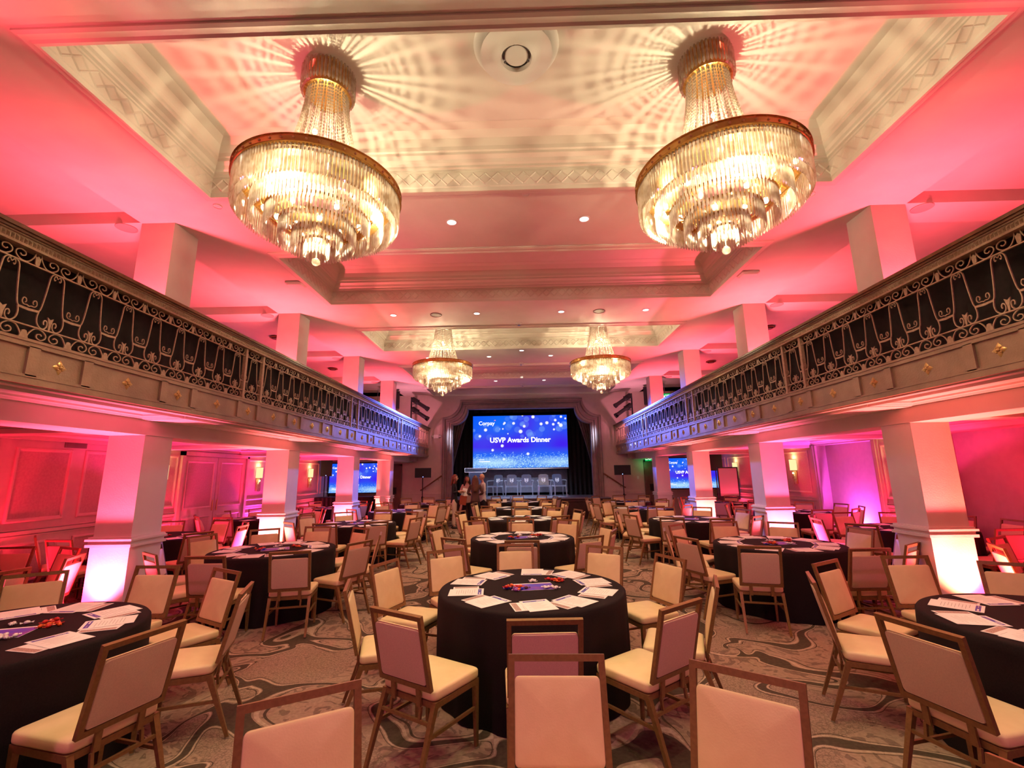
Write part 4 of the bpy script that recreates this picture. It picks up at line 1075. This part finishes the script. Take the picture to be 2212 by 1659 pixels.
def screen(name, cx, y, z0, w, h, label, cat, legs=False):
    r = empty(name, (cx, y, z0)); tag(r, label, cat)
    v = [((i/NX-.5)*w, 0, j/NY*h) for j in range(NY+1) for i in range(NX+1)]
    f = [(j*(NX+1)+i, j*(NX+1)+i+1, (j+1)*(NX+1)+i+1, (j+1)*(NX+1)+i) for j in range(NY) for i in range(NX)]
    b = MB(); b.add(v, f); o = b.build('projected_picture', 'screen', r)
    ca = o.data.attributes.new('picture', 'FLOAT_COLOR', 'POINT')
    ca.data.foreach_set('color', np.hstack([PIC, np.ones((len(PIC), 1))]).astype(np.float32).ravel())
    k = w/4.17
    text_mesh('title_text', 'USVP Awards Dinner', .305*k, 'textwhite', o, (.0*k, -.012, h*.525), (PI/2, 0, 0), .009*k, 'CENTER')
    text_mesh('logo_text', 'Corpay', .235*k, 'textwhite', o, (-w*.44, -.012, h*.855), (PI/2, 0, 0), .004*k)
    b = MB(); x0, z_ = -w*.44+.69*k, h*.90
    for a, c in (((0, .0), (.03, .05)), ((.03, .05), (.06, .0)), ((.045, .04), (.07, .04))): b.beam((x0+a[0]*k, -.012, z_+a[1]*k), (x0+c[0]*k, -.012, z_+c[1]*k), .014*k, .014*k)
    b.build('logo_mark', 'textpink', o)
    b = MB(); b.box(-w*.435, -w*.38, -.012, -.010, h*.155, h*.165); b.box(-w*.435, -w*.32, -.012, -.010, h*.118, h*.132); b.build('small_print', 'textwhite', o)
    b = MB(); e = .045 if legs else .02
    b.box(-w/2-e, w/2+e, .004, .03, -e, h+e)
    for q in ((-w/2-e, -w/2, -e, h+e), (w/2, w/2+e, -e, h+e), (-w/2, w/2, -e, 0), (-w/2, w/2, h, h+e)): b.box(q[0], q[1], -.012, .03, q[2], q[3])
    b.build('screen_frame', 'black', r)
    if legs:
        for sx in (-1, 1):
            b = MB(); b.box(sx*w/2-.025, sx*w/2+.025, .0, .04, -z0, h); b.beam((sx*w/2, .02, -.15), (sx*w/2, -.5, -z0+.02), .04); b.beam((sx*w/2, .02, -z0+.02), (sx*w/2, -.5, -z0+.02), .05, .04); b.build('leg', 'black', r)
    else:
        b = MB(); b.box(-w/2, w/2, -.015, .01, -.055, -.02); b.build('bottom_bar', 'white', r)
    return r
big = screen('projection_screen', -.07, 20.3, 1.97, 4.17, 2.29, 'big central screen with blue bokeh slide above the clear stage chairs', 'screen')
screen('projection_screen', -6.46, 17.85, 1.09, 1.98, 1.10, 'smaller screen showing the slide, under the left balcony', 'screen', True)
screen('projection_screen', 6.36, 17.6, 1.10, 1.94, 1.10, 'smaller screen showing the slide, under the right balcony', 'screen', True)

# ================================================================== clear armchairs and lectern on stage
def make_ghost():
    r = empty('clear_armchair')
    A = 'acrylic'
    b = MB(); b.loft([rrect(.50, .46, .05, 4, z) for z in (.43, .455)]); b.loft([rrect(.50, .46, .05, 4, z) for z in (.40, .43)], False, False); b.build('seat', A, r)
    b = MB()
    P = [(-.22, -.23, .455), (.22, -.23, .455), (.20, -.30, .86), (.12, -.305, .90), (-.12, -.305, .90), (-.20, -.30, .86)]
    b.prism(P, (0, .015, 0)); bk = b.build('backrest', A, r)
    b = MB()
    for off, w in ((0, .012),):
        pts = [(-.07, .74), (.07, .74), (.07, .62), (0, .565), (-.07, .62)]
        for i in range(5):
            a, c = pts[i], pts[(i+1) % 5]; yy = lambda z: -.23-(z-.455)*.173+.022
            b.beam((a[0], yy(a[1]), a[1]), (c[0], yy(c[1]), c[1]), .012, .006)
        for x in (-.03, .03): b.beam((x, yy(.61), .61), (x, yy(.71), .71), .022, .006)
    e = b.build('shield_emblem', 'white', bk); e['label'] = 'white shield emblem on the back'
    for sx in (-1, 1):
        for sy in (-1, 1):
            b = MB(); b.beam((sx*.235, sy*.205, .45), (sx*.25, sy*.24-(.03 if sy < 0 else 0), 0), .042, .042, .03, .03); b.build('leg', A, r)
        b = MB(); b.tube([(sx*.215, -.27, .66), (sx*.26, -.2, .665), (sx*.285, .05, .655), (sx*.28, .17, .64), (sx*.26, .20, .60), (sx*.245, .19, .45)], .018, 6, (1, 0, 0)); b.build('armrest', A, r, True)
    return r
g = make_ghost(); first = True
for x, y, rz, lb in ((-1.15, 19.5, -.5, 'beside the lectern, leftmost'), (-.45, 19.3, 0, 'second from the lectern'), (.165, 19.34, 0, 'in the middle of the five'), (.89, 19.3, .05, 'second from the right'), (1.50, 19.35, .22, 'rightmost')):
    c = g if first else dup(g); first = False
    c.location = (x, y, ZST); c.rotation_euler = (0, 0, PI+rz)
    tag(c, 'clear plastic armchair with shield emblem on stage, %s' % lb, 'armchair', 'clear stage armchairs')
l = empty('lectern', (-1.88, 18.75, ZST)); tag(l, 'clear acrylic lectern at the left of the stage', 'lectern')
b = MB(); b.prism([(-.42, -.12, 1.02), (.42, -.12, 1.02), (.46, .16, 1.17), (-.46, .16, 1.17)], (0, -.004, .018)); rt_ = b.build('reading_top', 'acrylic', l)
b = MB()
for a, c in (((-.42, -.13, 1.02), (.42, -.13, 1.02)), ((.42, -.13, 1.02), (.46, .15, 1.18)), ((.46, .15, 1.18), (-.46, .15, 1.18)), ((-.46, .15, 1.18), (-.42, -.13, 1.02))): b.beam(a, c, .014)
b.build('top_edge', 'white', rt_)
b = MB(); b.box(-.26, .26, -.01, .005, .02, 1.03); b.beam((-.26, 0, .02), (-.26, 0, 1.05), .02, .14); b.beam((.26, 0, .02), (.26, 0, 1.05), .02, .14); b.build('column_panel', 'acrylic', l)
b = MB(); b.box(-.35, .35, -.22, .22, 0, .02); b.build('base', 'acrylic', l)
b = MB(); b.tube([(-.28, .12, 1.17), (-.27, .05, 1.30), (-.24, -.05, 1.38)], .006, 5, (1, 0, 0)); b.sphere((-.24, -.05, 1.385), .014, 5); b.build('microphone', 'black', rt_)

# ================================================================== loudspeakers, stage lanterns, signs
def speaker(loc, w, h, d, rz, label, led=True):
    r = empty('loudspeaker', loc, rz); tag(r, label, 'loudspeaker')
    b = MB(); tp = .78
    b.loft([[(-w/2, -d/2, z), (w/2, -d/2, z), (w/2*tp, d/2, z), (-w/2*tp, d/2, z)] for z in (0, h)]); b.build('cabinet', 'blackgloss', r)
    b = MB(); b.loft([[(x, -d/2-y, z) for x, _, z in [(p[0], 0, p[1]+h/2) for p in rrect(w*.94, h*.94, .03, 3)]] for y in (0, .012)]); gr_ = b.build('grille', 'black', r)
    if led:
        b = MB(); b.sphere((.0, -d/2-.016, .03), .014, 4); b.build('status_light', 'ledblue', gr_)
    return r
def stand(x, y, z0, z1, label, tripod=True):
    r = empty('speaker_stand', (x, y, z0)); tag(r, label, 'speaker stand')
    b = MB(); b.cyl((0, 0, .12), (0, 0, z1-z0), .018); b.cyl((0, 0, .3), (0, 0, .9 if z1-z0 > 1.1 else .5), .026); b.build('pole', 'black', r)
    b = MB(); b.cyl((0, 0, .85 if z1-z0 > 1.1 else .45), (0, 0, .93 if z1-z0 > 1.1 else .5), .036); b.cyl((.03, 0, .89 if z1-z0 > 1.1 else .47), (.08, 0, .89 if z1-z0 > 1.1 else .47), .012); b.build('collar', 'black', r)
    if not tripod:
        b = MB(); b.lathe([(.02, 0), (.20, 0), (.20, .015), (.03, .03), (.02, .13)], 24); b.build('base_plate', 'black', r); return
    for k in range(3):
        a = 2*PI*k/3+.5; b = MB(); b.beam((0, 0, .48), (.42*math.cos(a), .42*math.sin(a), .01), .022, .022); b.beam((0, 0, .18), (.26*math.cos(a), .26*math.sin(a), .195), .014); b.build('leg', 'black', r)
for s, nm in ((-1, 'left'), (1, 'right')):
    speaker((s*3.75, 17.5, 1.615), .60, .36, .36, s*-.25, 'black loudspeaker lying sideways on a stand, %s of the stage' % nm)
    stand(s*3.75, 17.5, 0, 1.615, 'black pole stand under the sideways loudspeaker %s of the stage' % nm, False)
    speaker((s*4.82, 17.1, 4.18), .42, .66, .36, s*-.2, 'black loudspeaker above the %s balcony rail by the stage' % nm)
    stand(s*4.82, 17.1, ZBAL, 4.18, 'black stand on the %s balcony under the upper loudspeaker' % nm)
    # lantern pole
    p = empty('lighting_pole', (s*4.28, 17.6, ZBAL)); tag(p, 'black lighting pole on the %s balcony end' % nm, 'pole', 'lighting poles')
    b = MB(); b.cyl((0, 0, .02), (0, 0, 1.95), .03); b.build('pole', 'black', p)
    b = MB(); b.lathe([(.02, 0), (.22, 0), (.22, .02), (.02, .03)], 20); b.build('base_plate', 'black', p)
    b = MB()
    for z in (1.80, 1.42): b.cyl((0, 0, z), (-s*.32, -.02, z+.02), .018)
    b.build('cross_arm', 'black', p)
    for z, w in ((1.81, 'upper'), (1.43, 'lower')):
        r = empty('stage_lantern', (s*4.28-s*.22, 17.55, ZBAL+z-.05)); tag(r, 'black stage spotlight on the %s pole, %s one' % (nm, w), 'spotlight', 'stage spotlights')
        T = Matrix.Rotation(math.radians(-34)*s, 4, 'Y') @ Matrix.Rotation(0, 4, 'Z')
        b = MB(); b.T = T
        ax = lambda t: (-s*t, -.05*t, 0)
        b.cyl(ax(-.20), ax(.04), .10, .10, 12); b.cyl(ax(-.24), ax(-.20), .06, .10, 12); b.cyl(ax(.04), ax(.10), .10, .07, 12); b.build('lamp_housing', 'black', r, True, 40)
        b = MB(); b.T = T; b.cyl(ax(.10), ax(.46), .07, .075, 12); b.cyl(ax(.46), ax(.56), .088, .095, 12); b.build('lens_tube', 'blackgloss', r, True, 40)
        b = MB(); b.T = T; b.tube([(s*.02, 0, .02), (s*.02, .13, .02), (s*.05, .13, -.1), (s*.08, .0, -.17), (s*.05, -.13, -.1), (s*.02, -.13, .02)], .010, 4, (1, 0, 0)); b.build('yoke', 'black', r)
speaker((-7.22, 17.05, 1.72), .40, .64, .36, .3, 'black loudspeaker on a stand before the skirted table, left aisle', True); stand(-7.26, 17.02, 0, 1.72, 'black stand rising behind the skirted table in the left aisle', False)
speaker((6.95, 16.9, 1.72), .42, .68, .36, -.25, 'black loudspeaker above the whiteboard, right aisle', False); stand(6.95, 16.9, 0, 1.72, 'black stand behind the whiteboard in the right aisle', False)
# skirted equipment table, left aisle
e = empty('skirted_table', (-6.27, 16.5, 0)); tag(e, 'long table with a black skirt in front of the left aisle screen', 'table')
b = MB(); b.box(-1.0, 1.0, -.22, .25, .98, 1.0); b.build('tabletop', 'black', e)
b = MB(); per = [(-1, -.22), (1, -.22), (1, .25), (-1, .25)]; pts = []
for i in range(4):
    a, c = per[i], per[(i+1) % 4]; L = math.hypot(c[0]-a[0], c[1]-a[1]); k = int(L/.03)
    for j in range(k): pts.append((a[0]+(c[0]-a[0])*j/k, a[1]+(c[1]-a[1])*j/k))
cx_ = [(x*(1+.012*math.sin(i*1.3)), y*(1+.05*math.sin(i*1.3))) for i, (x, y) in enumerate(pts)]
b.loft([[(x*1.005, y*1.02, .985) for x, y in pts], [(x, y, .6) for x, y in cx_], [(x*1.01, y*1.04, .005) for x, y in cx_]], False, False); b.build('table_skirt', 'drape', e, True)
# whiteboard on legs, right aisle
w = empty('whiteboard', (7.12, 16.35, 0), -.12); tag(w, 'pink lit flip board in a black frame by the right wall', 'board')
b = MB(); b.box(-.30, .30, -.012, .012, .86, 1.80); b.build('board_surface', 'white', w)
b = MB()
for q in ((-.335, -.30, .74, 1.835), (.30, .335, .74, 1.835), (-.30, .30, 1.80, 1.835), (-.30, .30, .74, .86)): b.box(q[0], q[1], -.025, .02, q[2], q[3])
b.build('board_frame', 'blackgloss', w)
for sx in (-1, 1): b = MB(); b.beam((sx*.22, .01, .76), (sx*.26, .03, 0.0), .03); b.beam((sx*.26, -.22, .015), (sx*.26, .22, .015), .03); b.build('leg', 'black', w)
for s in (-1, 1): lamp('stage_lantern_beam', 'SPOT', (s*3.65, 17.5, 4.15), 2400, (.62, .72, 1.0), (s*.4, 19.6, 1.2), .08, 40)
# signs
def exit_sign(loc, w, h, label, rz=0):
    r = empty('exit_sign', loc, rz); tag(r, label, 'exit sign')
    b = MB(); b.box(-w/2, w/2, 0, .04, 0, h); bx_ = b.build('sign_box', 'green', r)
    text_mesh('sign_letters', 'EXIT', h*.82, 'signwhite', bx_, (0, -.006, h*.5), (PI/2, 0, 0), .004, 'CENTER')
    b = MB(); b.cyl((0, .02, h), (0, .02, (ZGAL if loc[2] > 3 else ZSO)-loc[2]), .01); b.build('hanger', 'grey', r)
exit_sign((-5.62, 17.6, 4.30), .42, .26, 'green EXIT sign on the left balcony beside the white column'); exit_sign((5.58, 17.6, 4.42), .42, .26, 'green EXIT sign on the right balcony beside the white column')
exit_sign((4.98, 18.3, 2.13), .30, .18, 'green EXIT sign over the right service door'); lamp('exit_glow', 'POINT', (4.85, 18.2, 2.0), 1.6, (.0, 1, .25), size=.05)
e = empty('emergency_light', (-3.44, 18.45, 3.22)); tag(e, 'white twin-headed emergency light on the wall left of the arch', 'emergency light')
b = MB(); b.box(-.10, .10, -.05, .04, -.06, .08); b.build('battery_case', 'white', e)
for sx in (-1, 1): b = MB(); b.sphere((sx*.15, -.03, .02), .055, 7, .8); b.build('lamp_head', 'white', e, True)
b = MB(); b.box(-.04, .04, -.006, .0, -.06, .06); o = b.build('wall_switch', 'white'); o.location = (4.55, 18.5, 1.5); tag(o, 'small white switch plate on the stage wall at the right', 'switch')
# ================================================================== people by the stage
M['skin'] = mat('skin', (.62, .34, .24), .5); M['skin2'] = mat('skin_tan', (.50, .25, .17), .5)
M['eye'] = mat('eye_dark', (.02, .012, .01), .3); M['lips'] = mat('lips', (.42, .10, .09), .5)
M['hair_red'] = mottled('auburn_hair', (.20, .055, .025), (.10, .025, .012), 60, .5); M['hair_dark'] = mottled('dark_hair', (.025, .012, .009), (.012, .007, .006), 60, .45)
M['hair_brown'] = mottled('long_brown_hair', (.16, .075, .04), (.07, .03, .016), 70, .5)
M['blazer'] = mat('black_blazer', (.012, .011, .015), .8); M['slacks'] = mat('cream_trousers', (.66, .54, .40), .8); M['darktrouser'] = mat('black_trousers', (.012, .011, .012), .8)
M['blouse'] = mat('pale_blouse', (.62, .42, .36), .8); M['tweed'] = mottled('brown_tweed', (.13, .075, .06), (.05, .03, .026), 150, .95, bump=.3); M['shirt'] = mat('white_shirt', (.74, .68, .64), .8)
M['shoe'] = mat('dark_shoe', (.02, .015, .012), .4); M['folder'] = mat('orange_folder', (.50, .13, .06), .6)
def skin_mesh(vs, es, rs, sub=2, flat=True):
    me = bpy.data.meshes.new('sk'); me.from_pydata(vs, es, []); o = bpy.data.objects.new('sk', me); C.objects.link(o)
    md = o.modifiers.new('skin', 'SKIN'); sd = me.skin_vertices[0].data
    for i, r in enumerate(rs): sd[i].radius = (r, r) if isinstance(r, (int, float)) else r
    sd[0].use_root = True
    m2 = o.modifiers.new('sub', 'SUBSURF'); m2.levels = sub; m2.render_levels = sub
    dg = bpy.context.evaluated_depsgraph_get(); ev = o.evaluated_get(dg); em = ev.to_mesh()
    v = [tuple(q.co) for q in em.vertices]; f = [tuple(p.vertices) for p in em.polygons]; ev.to_mesh_clear()
    bpy.data.objects.remove(o)
    if flat: v = [(x, y*(.76 if (abs(y) < .2 and z > .82 and abs(x) < .25) else 1), z) for x, y, z in v]
    return v, f
def person(loc, rz, H, arms, skin, hair, hairstyle, top, trous, label, female=True, jacket_low=.86, tilt=0.0, stride=.0):
    """arms: for left (-x) and right (+x): elbow, wrist, hand direction"""
    r = empty('person', loc, rz); k = H/1.70; r.scale = (k, k, k); tag(r, label, 'person')
    sw = .155 if female else .185
    V, E, Rr = [], [], []
    def nd(p, rad, par=None):
        V.append(tuple(p)); Rr.append(rad)
        if par is not None: E.append((par, len(V)-1))
        return len(V)-1
    pel = nd((0, 0, .95), .100); sp = nd((0, .005, 1.10), .085 if female else .10, pel); ch = nd((0, 0, 1.29), .115 if female else .13, sp); nb = nd((0, -.01, 1.42), .055, ch); nk = nd((0, .005, 1.49), .045, nb); nd((0, .012, 1.54), .045, nk)
    fingers = []
    for i, sx in enumerate((-1, 1)):
        sh = nd((sx*sw, -.01, 1.375), .052, ch); el, wr, hd = (Vector(q) for q in arms[i])
        e = nd(el, .038, sh); w = nd(wr, .026, e); hd = hd.normalized(); pm = Vector(wr)+hd*.075; p = nd(pm, .026, w)
        side = hd.cross(Vector((0, 0, 1)));
        if side.length < .1: side = Vector((1, 0, 0))
        side.normalize(); upd = side.cross(hd)
        for j, (off, ln) in enumerate(((-.024, .07), (-.008, .08), (.009, .075), (.025, .06))):
            a = nd(pm+side*off+hd*.035, .0085, p); c = nd(pm+side*off+hd*(.035+ln*.55)-upd*.012, .008, a); nd(pm+side*off+hd*(.03+ln*.85)-upd*.035, .0065, c)
        a = nd(pm-side*.035*sx+hd*(-.005)+upd*.008, .010, p); nd(pm-side*.058*sx+hd*.03, .008, a)
    for sx in (-1, 1):
        yk = stride*sx
        h = nd((sx*.085, 0, .88), .072, pel); kn = nd((sx*.095, .015+yk*.5, .49), .056, h); an = nd((sx*.10, -.02+yk, .085), .036, kn); nd((sx*.11, .13+yk, .03), .032, an)
    v, f = skin_mesh(V, E, Rr)
    b = MB(); b.add(v, f, 0)
    # head with face
    hz = 1.60; n1, n2 = 14, 18; hv = []; hf = []
    for i in range(n1+1):
        th = PI*i/n1
        for j in range(n2):
            a = 2*PI*j/n2; x = .074*math.sin(th)*math.cos(a); y = .094*math.sin(th)*math.sin(a); z = .112*math.cos(th)
            if z < 0: s_ = 1-.30*(z/-.112)**1.5; x *= s_; y = y*(1-.12*(z/-.112)) + .012*(z/-.112)
            if y > .05:
                if -.012 < z < .03: y -= .007*(1 if abs(abs(x)-.03) < .02 else 0)
                if abs(x) < .012 and -.045 < z < .012: y += .016*(1-(z+.03)/.06 if z > -.03 else .9)
            hv.append((x, y+.02, hz+z))
    for i in range(n1):
        for j in range(n2): hf.append((i*n2+j, i*n2+(j+1) % n2, (i+1)*n2+(j+1) % n2, (i+1)*n2+j))
    b.add(hv, hf, 0)
    for sx in (-1, 1):
        b.sphere((sx*.030, .098, hz+.010), .011, 5, .7, 1)
        b.beam((sx*.016, .112, hz+.032), (sx*.046, .102, hz+.030), .006, .006, k=1)
        b.loft([[(sx*(.072+dx), .012+.02*math.cos(2*PI*j/8), hz-.008+.03*math.sin(2*PI*j/8)) for j in range(8)] for dx in (0, .014)], k=0)
    b.prism([(-.008, .108, hz+.005), (.008, .108, hz+.005), (.013, .112, hz-.032), (-.013, .112, hz-.032)], (0, .018, -.004), 0)
    b.tube([(-.024, .098, hz-.055), (0, .110, hz-.057), (.024, .098, hz-.055)], .006, 6, (0, 0, 1), k=2)
    b.build('body', [skin, 'eye', 'lips'], r, True)
    # clothes
    V, E, Rr = [], [], []
    w0 = .135 if female else .145
    h0 = nd((0, 0, jacket_low-.09), w0+.036); hem = nd((0, 0, jacket_low+.02), w0+.030, h0); sp0 = nd((0, 0, 1.0), w0+.006, hem); sp = nd((0, .005, 1.12), (.122 if female else .142), sp0); ch = nd((0, 0, 1.29), (.15 if female else .165), sp); nd((0, -.008, 1.405), .078, ch)
    for i, sx in enumerate((-1, 1)):
        sh = nd((sx*sw, -.01, 1.372), .064, ch); el, wr, hd = (Vector(q) for q in arms[i]); e = nd(el, .050, sh); nd(Vector(el).lerp(wr, .93), .038, e)
    v, f = skin_mesh(V, E, Rr); b = MB(); b.add(v, f); b.build('jacket' if top in ('blazer', 'tweed') else 'shirt', top, r, True)
    V, E, Rr = [], [], []
    pel = nd((0, 0, .92), .122); nd((0, 0, 1.0), .095, pel); nd((0, 0, 1.06), .07, 1)
    for sx in (-1, 1):
        yk = stride*sx; h = nd((sx*.088, 0, .86), .100, pel); kn = nd((sx*.097, .015+yk*.5, .49), .070, h); nd((sx*.10, -.02+yk, .09), .058, kn)
    v, f = skin_mesh(V, E, Rr); b = MB(); b.add(v, f); b.build('trousers', trous, r, True)
    for sx in (-1, 1):
        yk = stride*sx; b = MB(); b.loft([[(sx*.105+x, .05+yk+y, z) for x, y, _ in rrect(w_, l_, .03, 4)] for w_, l_, z in ((.085, .25, 0), (.09, .26, .02), (.08, .22, .055), (.06, .12, .085))]); b.build('shoe', 'shoe', r, True)
    if hairstyle:
        b = MB(); hv = []; hf = []
        for i in range(n1+1):
            th = PI*.62*i/n1
            for j in range(n2):
                a = 2*PI*j/n2; x = .086*math.sin(th)*math.cos(a); y = .106*math.sin(th)*math.sin(a); z = .126*math.cos(th)
                if y > .045 and z < .065: y = .045; x *= .93
                hv.append((x, y+.014, hz+z))
        for i in range(n1):
            for j in range(n2): hf.append((i*n2+j, i*n2+(j+1) % n2, (i+1)*n2+(j+1) % n2, (i+1)*n2+j))
        b.add(hv, hf)
        bot = hairstyle
        rings = []
        for i in range(9):
            t = i/8; z = hz+.07-(hz+.07-bot)*t; wx = .070+.05*math.sin(min(1, t*1.1)*PI*.75)-.05*t*t; wy = .055-.02*t; cy = -.045-.045*t
            rings.append([(wx*math.cos(2*PI*j/16)*(1+.05*math.sin(5*j+i)), cy+wy*math.sin(2*PI*j/16), z) for j in range(16)])
        b.loft(rings)
        for sx in (-1, 1):
            b.tube([(sx*.074, .035, hz+.05), (sx*.086, .045, hz-.03), (sx*.095, .04, hz-.12), (sx*.10, .03, (hz-.12+bot)/2), (sx*.085, .01, bot+.03)], .025, 8, (0, 1, 0), rads=[.018, .026, .032, .034, .014])
        b.build('hair', hair, r, True)
    elif hair:
        b = MB()
        rings = [[(.078*math.cos(a)*sc_, .016+.098*math.sin(a)*sc_, hz+z) for a in [PI*.95+PI*1.1*j/14 for j in range(15)]] for sc_, z in ((1.0, -.055), (1.02, -.02), (1.0, .03), (.97, .045))]
        v = [p for q in rings for p in q]; b.add(v, [(i*15+j, i*15+j+1, (i+1)*15+j+1, (i+1)*15+j) for i in range(3) for j in range(14)]); b.build('hair', hair, r, True)
    return r
fwdarm = lambda sx, ex=.03, z=1.12, y=.20: ((sx*(.20+ex), -.02, 1.13), (sx*.14, y, z+.02), (-sx*.15, 1, .1))
PY = 15.42
person((-2.25, PY, 0), -PI/2, 1.70, (fwdarm(-1), fwdarm(1, .02, 1.16, .22)), 'skin', 'hair_red', 1.36, 'blazer', 'slacks', 'person with long auburn hair, black blazer and cream trousers, in profile', stride=.03)
person((-1.89, PY+.55, 0), PI+.1, 1.655, (fwdarm(-1, .03, 1.10), fwdarm(1, .03, 1.14, .18)), 'skin2', 'hair_dark', 1.27, 'blouse', 'darktrouser', 'person with long dark hair and pale blouse facing the camera, looking at papers')
person((-1.55, PY-.1, 0), .12, 1.66, (fwdarm(-1, .05, 1.06, .16), fwdarm(1, .05, 1.06, .14)), 'skin', 'hair_brown', 1.18, 'tweed', 'darktrouser', 'person seen from behind in a brown tweed jacket with long brown hair', jacket_low=.90)
person((-1.37, PY+.60, 0), PI/2+.35, 1.715, (fwdarm(-1, .03, 1.02), fwdarm(1, .03, .98, .12)), 'skin', None, 0, 'shirt', 'darktrouser', 'bald person in a white shirt, looking down, half hidden behind the tweed jacket', female=False)
b = MB(); b.box(-.105, .105, -.003, .003, -.14, .14); o = b.build('sheet_of_paper', 'paper'); o.location = (-1.93, PY+.30, 1.13); o.rotation_euler = (-.5, .25, .1); tag(o, 'white sheets of paper held by the person in the pale blouse', 'paper')
b = MB(); b.loft([rrect(.03, .24, .012, 3, -.15), rrect(.035, .25, .012, 3, .15)]); o = b.build('folder', 'folder'); o.location = (-1.99, PY+.27, .87); o.rotation_euler = (.12, 0, 1.3); tag(o, 'orange brown folder held at the waist of the person in the pale blouse', 'folder')
